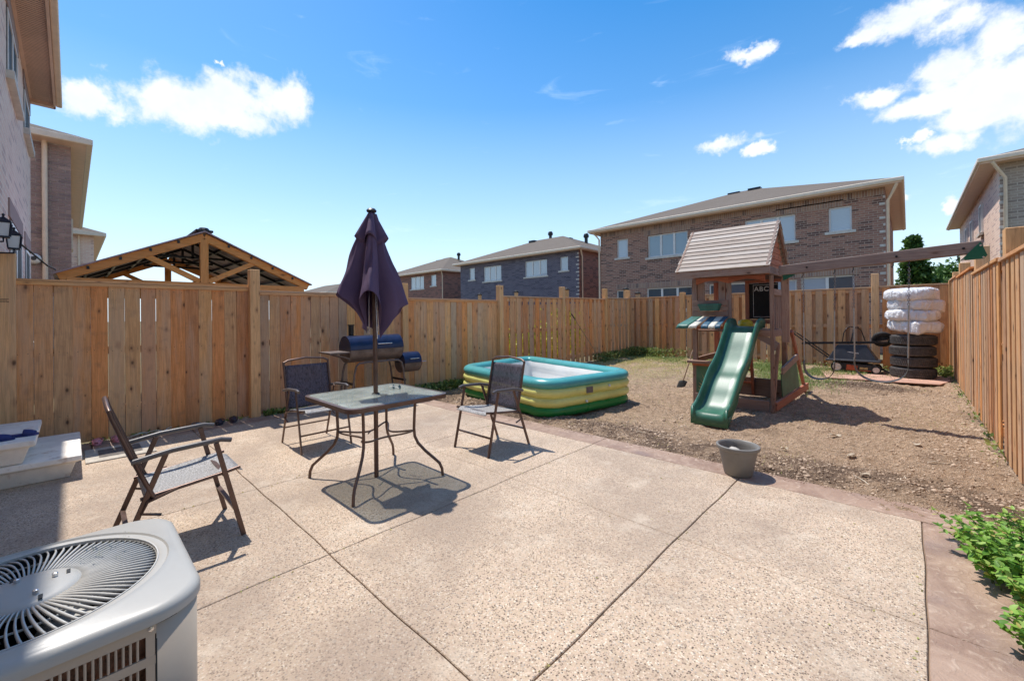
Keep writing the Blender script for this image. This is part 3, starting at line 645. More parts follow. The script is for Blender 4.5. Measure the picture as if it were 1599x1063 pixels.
def front(parent, x0, x1, y, y1, z0, z1, mat, wins, split=None):
    """brick front with true window openings; each window sits 7 cm back in its opening"""
    xs = sorted({x0, x1} | {w[0] for w in wins} | {w[1] for w in wins}); zs = sorted({z0, z1} | {w[2] for w in wins} | {w[3] for w in wins}); m = MB()
    for i in range(len(xs) - 1):
        j = 0
        while j < len(zs) - 1:
            def hole(jj): cx = (xs[i] + xs[i + 1]) / 2; cz = (zs[jj] + zs[jj + 1]) / 2; return any(w[0] < cx < w[1] and w[2] < cz < w[3] for w in wins)
            if hole(j): j += 1; continue
            k = j
            while k < len(zs) - 1 and not hole(k): k += 1
            m.box(xs[i], xs[i + 1], y, y + .18, zs[j], zs[k]); j = k
    m.box(x0, x1, y + .19, y1, z0, z1); m.build('wall', mat, parent)
    for w in wins: window(parent, w[0] + .002, w[1] - .002, w[2] + .002, w[3] - .002, y + .075, w[4], w[5]); 
def hip_roof(parent, x0, x1, y0, y1, ze, oh, rise, name='roof', mat='roof'):
    X0, X1, Y0, Y1 = x0 - oh, x1 + oh, y0 - oh, y1 + oh; h = min(X1 - X0, Y1 - Y0) / 2; zt = ze + .16
    if X1 - X0 > Y1 - Y0: r0, r1 = (X0 + h, (Y0 + Y1) / 2), (X1 - h, (Y0 + Y1) / 2)
    else: r0, r1 = ((X0 + X1) / 2, Y0 + h), ((X0 + X1) / 2, Y1 - h)
    m = MB(); c = [(X0, Y0, zt), (X1, Y0, zt), (X1, Y1, zt), (X0, Y1, zt), (r0[0], r0[1], zt + rise), (r1[0], r1[1], zt + rise)]
    fs = [(0, 1, 5, 4), (1, 2, 5), (2, 3, 4, 5), (3, 0, 4)] if X1 - X0 > Y1 - Y0 else [(0, 1, 4), (1, 2, 5, 4), (2, 3, 5), (3, 0, 4, 5)]
    m.add(c, fs + [(3, 2, 1, 0)]); rf = m.build(name, M[mat], parent)
    s = MB().box(X0 + .03, X1 - .03, Y0 + .03, Y1 - .03, ze + .0, ze + .02); s.build('soffit', M['soffit'], rf)
    gt = MB(); g_ = .1
    gt.box(X0 - g_, X1 + g_, Y0 - g_, Y0 + .02, ze + .02, ze + .165); gt.box(X0 - g_, X1 + g_, Y1 - .02, Y1 + g_, ze + .02, ze + .165)
    gt.box(X0 - g_, X0 + .02, Y0 + .02, Y1 - .02, ze + .02, ze + .165); gt.box(X1 - .02, X1 + g_, Y0 + .02, Y1 - .02, ze + .02, ze + .165)
    gt.build('gutter', M['fascia'], rf, bevel=.03)
    fb_ = MB(); fb_.box(X0 - .02, X1 + .02, Y0 - .04, Y0 + .03, ze - .02, ze + .06); fb_.box(X1 - .03, X1 + .04, Y0 - .02, Y1 + .02, ze - .02, ze + .06); fb_.box(X0 - .04, X0 + .03, Y0 - .02, Y1 + .02, ze - .02, ze + .06)
    fb_.build('fascia', M['soffit'], rf)
    return rf
def downspout(parent, x, y, z0, z1, dx=0, dy=0, top=None):
    p = [(x, y, z0), (x, y, z1)]
    if top: p += [(x + (top[0] - x) * .5, y + (top[1] - y) * .5, z1 + .22), top]
    MB().tube(p, .045, 8).build('downspout', M['fascia'], parent, smooth=50)
def roof_vent(parent, x, y, z, turbine=False):
    m = MB()
    if turbine: m.lathe([(.0, .62), (.12, .60), (.2, .5), (.22, .38), (.2, .28), (.13, .25), (.13, -.2)], (x, y, z), 14)
    else: m.box(x - .3, x + .3, y - .2, y + .2, z - .1, z + .16)
    m.build('roof_vent', M['black_metal'], parent, smooth=40 if turbine else None)
ZG = -.1
# mottled brown brick house
hb = thing('brick_house', 'large mottled brown brick house with grey hip roof behind the playhouse', 'house', (-6, 20, ZG))
yf = 20.05
front(hb, -12.25, -.58, yf, 31, ZG, 5.86, M['brick_big_x'], [(-11.26, -10.62, 4.40, 5.37, 1, 'pane_pale'), (-9.52, -7.54, 4.24, 5.34, 3, 'pane_blue'), (-5.1, -3.27, 4.30, 5.37, 3, 'pane_pale'), (-2.2, -1.5, 4.47, 5.39, 1, 'pane_pale'),
    (-11.3, -10.6, 1.6, 2.68, 1, 'pane_dark'), (-9.6, -7.3, 1.6, 2.70, 3, 'pane_dark'), (-6.6, -4.6, 2.05, 2.72, 1, 'pane_dark'), (-4.0, -3.25, 1.6, 2.74, 1, 'pane_pale'), (-3.1, -1.45, 1.2, 2.79, 2, ('pane_pale', 'pane_dark'))])
MB().box(-.585, -.575, yf + .001, 31, ZG, 5.855).build('side_wall', M['brick_big_y'], hb)
# soldier courses
for (a, bq, z) in ((-12.2, -.6, 5.60), (-9.75, -7.4, 5.36), (-3.95, -1.95 + .2, 5.40), (-11.3, -7.2, 2.74), (-3.7, -1.3, 2.80), (-7.1, -4.4, 2.74)):
    MB().box(a, bq, yf - .006, yf + .05, z, z + .245).build('soldier_course', M['soldier'], hb)
for k in range(24):
    z = ZG + .6 + k * .249
    if 1.7 < z < 5.5: MB().box(-.63 - (.1 if k % 2 else 0), -.568, yf - .008, yf + .05, z, z + .083).build('quoin', M['sill'], hb)
rf = hip_roof(hb, -12.25, -.58, yf, 31, 5.86, .42, 2.1)
roof_vent(rf, -6.9, 25.2, 7.86); roof_vent(rf, -5.9, 25.2, 7.9)
downspout(hb, -.50, yf - .05, ZG, 5.35, top=(-.25, yf - .42, 5.84)); downspout(hb, -12.3, yf - .06, ZG, 5.5, top=(-12.5, yf - .4, 5.86))
# slate blue brick house
hg = thing('brick_house', 'slate blue-grey brick house with two wide windows, seen over the gapped fence', 'house', (-22, 23, ZG)); yg = 23.34
front(hg, -28.25, -15.95, yg, 33, ZG, 5.75, M['brick_grey_x'], [(-27.1, -26.4, 4.45, 5.44, 1, 'pane_pale'), (-25.3, -23.25, 4.20, 5.38, 3, 'pane_pale'), (-20.75, -18.65, 4.24, 5.40, 3, 'pane_pale'), (-17.5, -16.82, 4.46, 5.40, 1, 'pane_pale')]); MB().box(-15.96, -15.94, yg + .01, 33, ZG, 5.745).build('side_wall', M['brick_brown_y'], hg)
for k in range(24):
    z = ZG + .6 + k * .249
    if 1.7 < z < 5.5: MB().box(-16.05 - (.12 if k % 2 else 0), -15.935, yg - .008, yg + .05, z, z + .083).build('quoin', M['sill'], hg)
rf = hip_roof(hg, -28.25, -15.95, yg, 33, 5.75, .42, 2.05)
roof_vent(rf, -22.2, 28.3, 7.95, True); roof_vent(rf, -23.6, 27.6, 7.7); roof_vent(rf, -18.4, 28, 7.2, True); roof_vent(rf, -20.1, 28, 7.5); roof_vent(rf, -19.2, 28.2, 7.1)
downspout(hg, -15.86, yg + .3, ZG, 5.3, top=(-15.6, yg - .25, 5.74))
# red-brown brick house
hr = thing('brick_house', 'small-looking red-brown brick house farthest left of the back row', 'house', (-37, 25, ZG)); yr = 25.0
front(hr, -44, -33.0, yr, 35, ZG, 5.8, M['brick_brown_x'], [(-38.6, -36.15, 4.27, 5.56, 3, 'pane_pale'), (-34.95, -34.05, 4.46, 5.54, 1, 'pane_pale')]); MB().box(-33.01, -32.99, yr + .01, 35, ZG, 5.79).build('side_wall', M['brick_brown_y'], hr)
rf = hip_roof(hr, -44, -33.0, yr, 35, 5.8, .42, 2.2); roof_vent(rf, -36.6, 30, 7.9, True); roof_vent(rf, -39.6, 29.5, 7.75)
downspout(hr, -32.95, yr - .06, ZG, 5.4, top=(-32.7, yr - .4, 5.8))
# far low roof
hf = thing('far_house', 'distant house whose low grey roof just clears the left fence beside the parasol', 'house', (-60, 26, ZG))
MB().box(-72, -57, 24, 32, ZG, 4.7).build('wall', M['brick_brown_x'], hf); hip_roof(hf, -72, -57, 24, 32, 4.7, .4, 1.6)
# tan brick house at right
ht = thing('brick_house', 'tan brick house at the right edge, its eaves rising over the tall fence', 'house', (6, 20, ZG))
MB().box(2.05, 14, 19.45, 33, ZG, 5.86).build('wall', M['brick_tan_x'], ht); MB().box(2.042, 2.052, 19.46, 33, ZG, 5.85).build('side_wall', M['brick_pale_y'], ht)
for yy, zz in ((23.2, 4.3), (26.4, 4.2), (28.6, 4.2)): window(ht, yy, yy + .75, zz, zz + 1.05, 1.99, 1, 'pane_dark', face=-1, along='y')
hip_roof(ht, 2.05, 14, 19.45, 33, 5.86, .40, 2.1)
downspout(ht, 2.15, 19.38, ZG, 5.4, top=(1.85, 19.0, 5.86))
for k in range(24):
    z = ZG + .5 + k * .249
    if 1.7 < z < 5.5: MB().box(2.035, 2.13, 19.44, 19.55, z, z + .083).build('quoin', M['sill'], ht)
# own house (wall beside the patio)
ho = thing('brick_house', 'pale rose brick house wall rising at the left edge with a deep eave', 'house', (-8, YW, 0))
MB().box(-12.9, 6, -9, YW, -.3, 5.80).build('wall', M['brick_pale_x'], ho)
for (a, bq, z0, z1, nm_, gl) in ((-9.75, -8.35, 4.58, 5.42, 2, 'pane_dark'), (-12.5, -11.2, 4.75, 5.45, 1, 'pane_dark'), (-10.4, -8.6, 1.0, 2.72, 2, 'pane_blue'), (-12.3, -11.3, 1.0, 2.68, 1, 'pane_pale')):
    m = MB().box(a - .05, bq + .05, YW - .01, YW + .004, z0 - .02, z1 + .02); m.build('reveal_shade', M['ac_dark'], ho)  # flat dark sheet: shade of a window recess put into its colour
    window(ho, a, bq, z0, z1, YW + .004, nm_, gl, face=1, deep=.003)
    MB().box(a - .2, bq + .2, YW - .02, YW + .016, z1 + .03, z1 + .27).build('lintel_course', M['brick_piece'], ho)
rfo = MB().box(-12.62, 6, -9, -.20, 5.80, 5.82); so = thing  # soffit below
so = rfo.build('soffit', M['soffit'], ho)
gr = MB()
for k in range(140):
    x = -12.55 + k * .055; gr.box(x, x + .011, YW + .04, -.23, 5.795, 5.801)
gr.build('soffit_grooves', plain('soffit_shadow_line', (.36, .25, .19)), ho, kind='stuff')
MB().box(-12.7, 6, -.22, -.19, 5.74, 5.90).box(-12.74, -12.60, -9, -.2, 5.74, 5.90).build('fascia', M['soffit'], ho)
MB().box(-12.76, 6, -.19, -.10, 5.80, 5.93).build('gutter', M['fascia'], ho, bevel=.02)
MB().add([(-12.7, -.1, 5.92), (6, -.1, 5.92), (6, -5, 8), (-8, -5, 8), (-12.7, -9, 5.92)], [(0, 1, 2, 3), (0, 3, 4)]).build('roof', M['roof'], ho)
# neighbour with dark plum brick: the side wall is built brick by brick where it shows
hn = thing('brick_house', 'dark plum brick house beyond, its pale downspout and tan eave above the left fence', 'house', (-20, 0, 0))
MB().box(-28, -15.2, -9, .02, -.3, 5.74).build('wall', M['mortar'], hn)
bm_ = bevelbox('brick', .012, .234, .072, M['brick_piece'], .003); k = 0
row = 0; z = 1.98
while z < 5.70:
    y = -1.05 + (.0 if row % 2 else -.1225)
    while y < .02:
        y1 = min(y + .2345, .02); y0 = max(y, -.98)
        if y1 - y0 > .06:
            inst(bm_, 'brick', hn, (-15.194 + random.uniform(-.002, .002), (y0 + y1) / 2, z), 0, scale=(1, (y1 - y0) / .2345, 1))
        y += .245
    row += 1; z += .083
MB().box(-15.2, -14.72, -9, .30, 5.74, 5.76).box(-28.5, -15.2, .02, .30, 5.74, 5.76).build('soffit', M['soffit'], hn)
MB().box(-14.78, -14.70, -9, .40, 5.73, 5.88).box(-28.6, -14.78, .28, .40, 5.73, 5.88).build('gutter', M['fascia'], hn, bevel=.02)
MB().add([(-14.72, -9, 5.88), (-14.72, .36, 5.88), (-28.6, .36, 5.88), (-28.6, -9, 5.88), (-19, -4.5, 7.6), (-24, -4.5, 7.6)], [(0, 1, 4), (1, 2, 5, 4), (2, 3, 5), (3, 0, 4, 5)]).build('roof', M['roof'], hn)
MB().tube([(-15.12, -.42, 0), (-15.12, -.42, 5.74)], .05, 8).build('downspout', M['fascia'], hn, smooth=50)
MB().box(-17.0, -16.2, .02, .05, 3.3, 4.1).build('utility_box', M['fascia'], hn)
h3 = thing('brick_house', 'third house down the left row, pale brick with a small tan eave', 'house', (-34, 1, 0))
MB().box(-45, -31.0, -8, .85, -.3, 5.78).build('wall', M['brick_pale_x'], h3); MB().box(-31.0, -30.99, -8, .84, -.3, 5.77).build('side_wall', M['brick_pale_y'], h3)
MB().box(-31, -30.5, -8, 1.25, 5.78, 5.8).box(-45, -31, .85, 1.25, 5.78, 5.8).build('soffit', M['soffit'], h3)
MB().box(-30.56, -30.46, -8, 1.3, 5.76, 5.93).box(-45, -30.56, 1.22, 1.3, 5.76, 5.93).build('gutter', M['fascia'], h3)
MB().add([(-30.48, -8, 5.93), (-30.48, 1.28, 5.93), (-45, 1.28, 5.93), (-45, -8, 5.93), (-35, -3.5, 7.8), (-41, -3.5, 7.8)], [(0, 1, 4), (1, 2, 5, 4), (2, 3, 5), (3, 0, 4, 5)]).build('roof', M['roof'], h3)
MB().tube([(-30.94, .3, 0), (-30.94, .3, 5.76)], .05, 8).build('downspout', M['fascia'], h3, smooth=50)

# wall lanterns, camera, cable
def lantern(x, y, z, s, label):
    t = thing('wall_lantern', label, 'lantern', (x, y, z), 'black lanterns on the house wall')
    m = MB(); w = .06 * s; h = .15 * s
    for sx in (-1, 1):
        for sy in (-1, 1): m.bar((x + sx * w * .8, y + sy * w * .8, z), (x + sx * w, y + sy * w, z + h), .01 * s, .01 * s)
    m.box(x - w, x + w, y - w, y + w, z + h, z + h + .012); m.box(x - w * .85, x + w * .85, y - w * .85, y + w * .85, z - .014, z)
    m.add([(x - w * 1.1, y - w * 1.1, z + h + .012), (x + w * 1.1, y - w * 1.1, z + h + .012), (x + w * 1.1, y + w * 1.1, z + h + .012), (x - w * 1.1, y + w * 1.1, z + h + .012), (x, y, z + h + .08 * s)], [(0, 1, 4), (1, 2, 4), (2, 3, 4), (3, 0, 4), (3, 2, 1, 0)])
    m.lathe([(0, .115 * s), (.012, .1 * s), (.006, .075 * s)], (x, y, z + h - .0), 8)
    m.build('cage', M['lantern'], t)
    MB().add([(x - w * .72, y - w * .72, z), (x + w * .72, y - w * .72, z), (x + w * .72, y + w * .72, z), (x - w * .72, y + w * .72, z)] + [(x - w * .9, y - w * .9, z + h), (x + w * .9, y - w * .9, z + h), (x + w * .9, y + w * .9, z + h), (x - w * .9, y + w * .9, z + h)],
             [(0, 1, 5, 4), (1, 2, 6, 5), (2, 3, 7, 6), (3, 0, 4, 7), (3, 2, 1, 0), (4, 5, 6, 7)]).build('lamp_glass', M['pane_lamp'], t)
    MB().tube([(x, YW, z - .02), (x, YW + .05, z - .06), (x, y, z - .05), (x, y, z - .01)], .008, 6).box(x - .03, x + .03, YW - .005, YW + .02, z - .1, z + .05).build('bracket', M['lantern'], t)
lantern(-6.13, -.43, 2.19, .82, 'upper black lantern with frosted glass at the left edge'); lantern(-6.62, -.395, 2.14, .82, 'lower black lantern just right of the other, above the corner post')
t = thing('security_camera', 'white dome security camera on the plum brick wall', 'camera', (-15.1, -.62, 2.85))
MB().lathe([(0, .0), (.11, .0), (.13, .05), (.12, .16), (.07, .2), (0, .2)], (-15.19, -.60, 2.87), 16, 'x').build('housing', M['white_plastic'], t, smooth=50)
MB().lathe([(0, .03), (.045, .03), (.05, 0), (.0, 0)], (-14.99, -.60, 2.87), 12, 'x').build('lens', M['black_plastic'], t, smooth=50)
cb = MB().tube([(-6.62, -.38, 2.22), (-7.2, -.28, 2.14), (-7.9, -.2, 2.09), (-8.42, -.14, 2.09)], .009, 6).build('cable', M['cable']); tag(cb, 'black cable slung from the lantern to the gazebo corner', 'cable')

# ------------------------------------------------------------------ gazebo next door
gz = thing('gazebo', 'timber gazebo with gabled dark roof beyond the left fence', 'gazebo', (-10, 1.5, -.1))
gx0, gx1, gy0, gy1, gzb, gza = -12.4, -8.5, -.12, 3.2, 2.0, 2.82; gyc = (gy0 + gy1) / 2
def gframe(x, front):
    MB().box(x - .05, x + .05, gy0 + .08, gy1 - .08, gzb - .14, gzb).build('tie_beam', M['gazebo_y'], gz, bevel=.004)
    for sg in (-1, 1):
        e = (gyc + sg * (gyc - gy0)); MB().bar((x, e, gzb - .0), (x, gyc, gza - .06), .09, .12).build('rafter', M['gazebo_y'], gz, bevel=.004)
        MB().bar((x, gyc + sg * .06, gzb + .02), (x, gyc + sg * .78, gzb + .41), .06, .08).build('brace', M['gazebo_y'], gz)
        MB().box(x - .07, x + .07, gyc + sg * 1.42 - .07, gyc + sg * 1.42 + .07, -.1, gzb - .1).build('post', M['gazebo_z'], gz, bevel=.004)
    MB().box(x - .045, x + .045, gyc - .055, gyc + .055, gzb, gza - .1).build('king_post', M['gazebo_z'], gz)
gframe(gx1 - .06, True); gframe(gx0 + .06, False)
pm = plain('purple_brown_roof_sheet', (.34, .26, .29), .5, .2, .3, 4)
for sg in (-1, 1):
    e = gyc + sg * (gyc - gy0 + .05)
    for k in range(6):
        a = gx0 - .05 + (gx1 - gx0 + .1) * k / 6; c = gx0 - .05 + (gx1 - gx0 + .1) * (k + 1) / 6 - .01
        MB().add([(a, e, gzb + .03), (c, e, gzb + .03), (c, gyc, gza + .02), (a, gyc, gza + .02), (a, e, gzb + .05), (c, e, gzb + .05), (c, gyc, gza + .04), (a, gyc, gza + .04)],
                 [(3, 2, 1, 0), (4, 5, 6, 7), (0, 1, 5, 4), (1, 2, 6, 5), (2, 3, 7, 6), (3, 0, 4, 7)]).build('roof_panel', pm, gz)
    for k in range(1, 5):
        t_ = k / 5; y = e + (gyc - e) * t_; zz = gzb + (gza - gzb) * t_ - .015
        MB().bar((gx0, y, zz), (gx1, y, zz), .03, .045).build('purlin', M['black_metal'], gz)
    for xx in (-9.5, -10.5, -11.5): MB().bar((xx, e, gzb - .01), (xx, gyc, gza - .03), .035, .05).build('steel_rafter', M['black_metal'], gz)
for xx in (-9.5, -10.5, -11.5): MB().bar((xx, gyc - .5, gzb + .52), (xx, gyc + .5, gzb + .52), .03, .04).bar((xx, gyc, gzb + .5), (xx, gyc, gza - .05), .03, .04).build('collar_tie', M['black_metal'], gz)
MB().box(gx0 - .06, gx1 + .02, gyc - .12, gyc + .12, gza + .02, gza + .06).build('ridge_cap', M['black_metal'], gz, bevel=.01)
MB().lathe([(0, .05), (.06, .04), (.09, 0)], (gx1 - .05, gyc, gza + .055), 12).build('ridge_vent', M['black_metal'], gz)

# ------------------------------------------------------------------ precast steps
def step_block(name, label, x0, x1, y0, y1, z0, z1):
    i = .10; m = MB(); ly = .045
    m.add([(x0 + i, y0, z0), (x1 - i, y0, z0), (x1 - i, y1 - i * .8, z0), (x0 + i, y1 - i * .8, z0), (x0 + .05, y0, z1 - ly - .02), (x1 - .05, y0, z1 - ly - .02), (x1 - .05, y1 - .04, z1 - ly - .02), (x0 + .05, y1 - .04, z1 - ly - .02),
           (x0, y0, z1 - ly), (x1, y0, z1 - ly), (x1, y1, z1 - ly), (x0, y1, z1 - ly), (x0 + .004, y0, z1), (x1 - .004, y0, z1), (x1 - .004, y1 - .004, z1), (x0 + .004, y1 - .004, z1)],
          [(3, 2, 1, 0), (0, 1, 5, 4), (1, 2, 6, 5), (2, 3, 7, 6), (3, 0, 4, 7), (4, 5, 9, 8), (5, 6, 10, 9), (6, 7, 11, 10), (7, 4, 8, 11), (8, 9, 13, 12), (9, 10, 14, 13), (10, 11, 15, 14), (11, 8, 12, 15), (12, 13, 14, 15)])
    return tag(m.build(name, M['precast'], None, smooth=35, bevel=.008), label, 'concrete step')
step_block('concrete_step', 'wide lower precast concrete step at the left edge of the patio', -6.5, -5.36, YW, .065, .0, .20)
step_block('concrete_step', 'upper precast concrete step carrying the blue slippers', -6.36, -5.30, YW, -.205, .203, .405)
dmat = MB().box(-6.38, -5.80, .09, .62, .002, .012).build('doormat', M['mat_light'], None, bevel=.004); tag(dmat, 'pale doormat with grey centre beside the concrete steps', 'doormat')
MB().box(-6.26, -5.93, .19, .52, .0125, .016).build('mat_centre', M['mat_dark'], dmat)
def clog(x, y, z, rot, mat, label, s=1.0, kind='clog', group=None, strap=True):
    m = MB(); c, sn = math.cos(rot), math.sin(rot)
    def T(p): return (x + (p[0] * c - p[1] * sn) * s, y + (p[0] * sn + p[1] * c) * s, z + p[2] * s)
    def sole(u, v):
        t = u * 2 * math.pi; l = .13 * math.cos(t); w = (.045 + .01 * math.cos(t)) * math.sin(t); zz = [0, .022, .026, .012][min(3, int(v * 3.001))]; q = [1, 1.03, .9, 0][min(3, int(v * 3.001))]
        return T((l * q, w * q, zz))
    m.grid(sole, 20, 4, True)
    m.add([T(p) for p in ((.13, 0, .0),)], [])
    o = m.build(kind, mat, None, smooth=60); tag(o, label, 'shoe', group)
    u = MB()
    def upper(uu, v):
        a = math.pi * v; px = .02 + .09 * uu; w = .05 * (1 - .55 * uu ** 2.5); h = .052 * (1 - .5 * uu ** 2)
        return T((px, w * math.cos(a), .018 + h * math.sin(a)))
    u.grid(upper, 7, 9); uo = u.build('upper', mat, None, smooth=60, solid=.004 * s)
    uo.parent = o; uo.location = Vector(WO[uo.name] - WO[o.name])
    if strap:
        st = MB().tube([T((.03, -.052, .03)), T((-.06, -.05, .045)), T((-.115, 0, .05)), T((-.06, .05, .045)), T((.03, .052, .03))], .006 * s, 6).build('strap', mat, None, smooth=60)
        st.parent = o; st.location = Vector(WO[st.name] - WO[o.name])
clog(-6.67, .20, .002, R(-8), M['pink'], 'pink clog nearer the steps at the fence foot', .85)
clog(-6.66, .36, .002, R(6), M['pink'], 'pink clog farther from the steps, half behind the folding chair', .85)
clog(-6.70, 1.12, .002, R(15), M['grey_shoe'], 'grey corded sandal at the fence foot, left of the dark pair', .85, 'sandal')
clog(-6.68, 1.36, .002, R(-20), M['dark_shoe'], 'left one of the dark purple sandals by the fence', .9, 'sandal')
clog(-6.70, 1.52, .002, R(-14), M['dark_shoe'], 'right one of the dark purple sandals by the fence', .9, 'sandal')
clog(-5.55, -.30, .405, R(80), M['blue_shoe'], 'navy slipper lying at the right on the upper step', .80, 'slipper', strap=False)
clog(-5.47, -.43, .405, R(85), M['blue_shoe'], 'navy slipper cut by the left edge on the upper step', .80, 'slipper', strap=False)
wc = MB().tube([(-6.72 + .05 * math.sin(i * .9), .48 + i * .03, .01 + .03 * abs(math.sin(i * .6))) for i in range(14)], .006, 5).build('cord', M['white_cord'], None, smooth=60); tag(wc, 'loose pale cord lying in a squiggle at the fence foot', 'cord')

# ------------------------------------------------------------------ table and parasol
tb = thing('patio_table', 'square glass patio table with bronze legs in the middle of the patio', 'table', (-3.41, 1.83, 0))
TX, TY, TZ, TH = -3.375, 1.83, .725, .455
def rrect(cx, cy, hx, hy, r, n=6):
    P = []
    for (sx, sy, a0) in ((1, 1, 0), (-1, 1, 90), (-1, -1, 180), (1, -1, 270)):
        for i in range(n + 1): a = R(a0 + 90 * i / n); P.append((cx + sx * (hx - r) + r * math.cos(a), cy + sy * (hy - r) + r * math.sin(a)))
    return P
MB().prism(rrect(TX, TY, TH - .012, TH - .012, .085, 8), 'z', TZ - .004, TZ + .003).build('glass_top', M['tableglass'], tb)
po = rrect(TX, TY, TH, TH, .095, 8)
m = MB(); n = len(po); pi = rrect(TX, TY, TH - .025, TH - .025, .075, 8)
m.add([(*p, TZ - .032) for p in po] + [(*p, TZ + .002) for p in po] + [(*p, TZ + .006) for p in pi] + [(*p, TZ - .032) for p in pi], [(i, (i + 1) % n, n + (i + 1) % n, n + i) for i in range(n)] + [(n + i, n + (i + 1) % n, 2 * n + (i + 1) % n, 2 * n + i) for i in range(n)] + [(2 * n + i, 2 * n + (i + 1) % n, 3 * n + (i + 1) % n, 3 * n + i) for i in range(n)] + [(3 * n + i, 3 * n + (i + 1) % n, (i + 1) % n, i) for i in range(n)])
m.build('table_rim', M['bronze'], tb, smooth=40)
PX0, PY0 = -3.405, 1.84
for sx in (-1, 1):
    for sy in (-1, 1):
        fx = PX0 + sx * .41; fy = PY0 + sy * .41; tx = PX0 + sx * .215; ty = PY0 + sy * .215
        def L(t): return (tx + (fx - tx) * t, ty + (fy - ty) * t)
        pts = [(*L(-.45), TZ - .03), (*L(-.40), .50), (*L(0), .36), (*L(.04), .33)]
        path = [(*L(.15), TZ - .03), (*L(.12), .55), (*L(.10), .42), (*L(.12), .35), (*L(.22), .29), (*L(.45), .22), (*L(.72), .155), (*L(.90), .11), (*L(.98), .06), (*L(1.0), .0)]
        MB().tube(path, .0125, 10).build('leg', M['bronze'], tb, smooth=60)
lp = []
for (a, c) in (((-1, -1), (1, -1)), ((1, -1), (1, 1)), ((1, 1), (-1, 1)), ((-1, 1), (-1, -1))):
    A = Vector((PX0 + a[0] * .235, PY0 + a[1] * .235, .40)); B = Vector((PX0 + c[0] * .235, PY0 + c[1] * .235, .40)); mid = (A + B) / 2; inn = (Vector((PX0, PY0, .40)) - mid)
    MB().tube([A + (B - A) * t + inn * .42 * math.sin(math.pi * t) ** 2 - Vector((0, 0, .03 * math.sin(math.pi * t))) for t in [k / 14 for k in range(15)]], .0085, 8).build('stretcher', M['bronze'], tb, smooth=60)
MB().lathe([(.034, -.012), (.034, .006), (.027, .009), (.027, -.012)], (PX0, PY0, TZ), 20).build('hole_ring', M['cable'], tb, smooth=40)
um = thing('parasol', 'folded purple-brown parasol standing through the glass table', 'parasol', (PX0, PY0, 0))
MB().tube([(PX0, PY0, .0), (PX0, PY0, 1.0)], .0195, 14).tube([(PX0, PY0, 1.0), (PX0 - .03, PY0, 2.30)], .0185, 14).build('pole', M['bronze'], um, smooth=60)
MB().tube([(PX0 - .03, PY0 - .02, .41), (PX0 + .03, PY0 - .09, .40)], .006, 6).build('lock_knob', M['bronze'], um)
AX0 = (PX0 - .045, PY0); RIBS = [-78, 8, 96, 150, 204, 282]; NL = 5; RLEN = [1.08, 1.12, 1.06, 1.04, 1.07, 1.08]
LOBE = [(.20, .70, .46, .30), (.255, .80, .62, .60), (.17, .97, .7, .5), (.16, 1.0, .7, .5), (.275, .70, .60, .42)]   # reach, hem drop, roundness, hem flatness
def lob(u):
    k = u * NL; i = int(k) % NL; f_ = k - int(k); return i, f_, R(RIBS[i] + (RIBS[i + 1] - RIBS[i]) * f_)
def canopy(u, v):
    i, f_, ang = lob(u); reach, drop, pr, pz = LOBE[i]; w0 = 0.5 - 0.5 * math.cos(2 * math.pi * f_); w = w0 ** pr; wz = w0 ** pz
    rl = RLEN[i] * (1 - f_) + RLEN[i + 1] * f_
    rr = .022 + .030 * math.sin(math.pi * min(1, v * 1.1)) + .05 * v
    ro = .035 + reach * v ** (1.05 if i else .9) + .010 * math.sin(v * 8 + i)
    r = rr * (1 - w) + ro * w; z = v * (rl * (1 - wz) + drop * wz)
    r += w * v * (.014 * math.sin(v * 11 + f_ * 9 + i * 3) + .020 * math.sin(f_ * 19 + v * 4 + i) + .007 * math.sin(f_ * 43 - v * 9 + i * 5))
    if i == 0: r += .022 * w * max(0, v - .86) / .14
    th_ = ang + .10 * w * v * math.sin(i * 2.1) + .05 * math.sin(v * 6 + i * 2)
    return (AX0[0] + r * math.cos(th_) + .02 * v, AX0[1] + r * math.sin(th_), 2.315 - z)
MB().grid(canopy, NL * 24, 30, True).build('canopy', M['canopy'], um, smooth=180, solid=.002, subsurf=1)
def flap(u, v):
    i, f_, ang = lob(u); w = 0.5 - 0.5 * math.cos(2 * math.pi * f_); r = .02 + v * (.050 + .075 * w ** .6)
    return (AX0[0] + r * math.cos(ang), AX0[1] + r * math.sin(ang), 2.335 - v * (.22 + .07 * (1 - w) + .02 * math.sin(i * 2.3)))
MB().grid(flap, NL * 12, 8, True).build('vent_flap', M['canopy'], um, smooth=180, solid=.002)
MB().lathe([(0, .035), (.03, .03), (.045, .012), (.04, 0), (0, -.01)], (AX0[0], AX0[1], 2.33), 16).build('finial', M['black_plastic'], um, smooth=50)
for k in range(NL):
    a = R(RIBS[k]); rl = RLEN[k]
    MB().tube([(AX0[0] + .02 * math.cos(a), AX0[1] + .02 * math.sin(a), 2.28), (AX0[0] + .02 + .05 * math.cos(a), AX0[1] + .05 * math.sin(a), 2.33 - rl)], .005, 6).build('rib', M['chrome'], um, smooth=60)
# sunglasses on the table
sg = thing('sunglasses', 'small pair of tinted glasses lying on the table behind the pole', 'glasses', (-3.52, 2.10, TZ))
MB().tube([(-3.56, 2.06, TZ + .012), (-3.53, 2.05, TZ + .025), (-3.48, 2.06, TZ + .03), (-3.43, 2.09, TZ + .014)], .003, 6).build('frame', M['white_plastic'], sg)
for (x, y) in ((-3.50, 2.07), (-3.445, 2.10)): MB().lathe([(0, 0), (.022, .002), (.02, .004), (0, .006)], (x, y, TZ + .02), 14, 'y').build('lens', M['awning_blue'], sg)

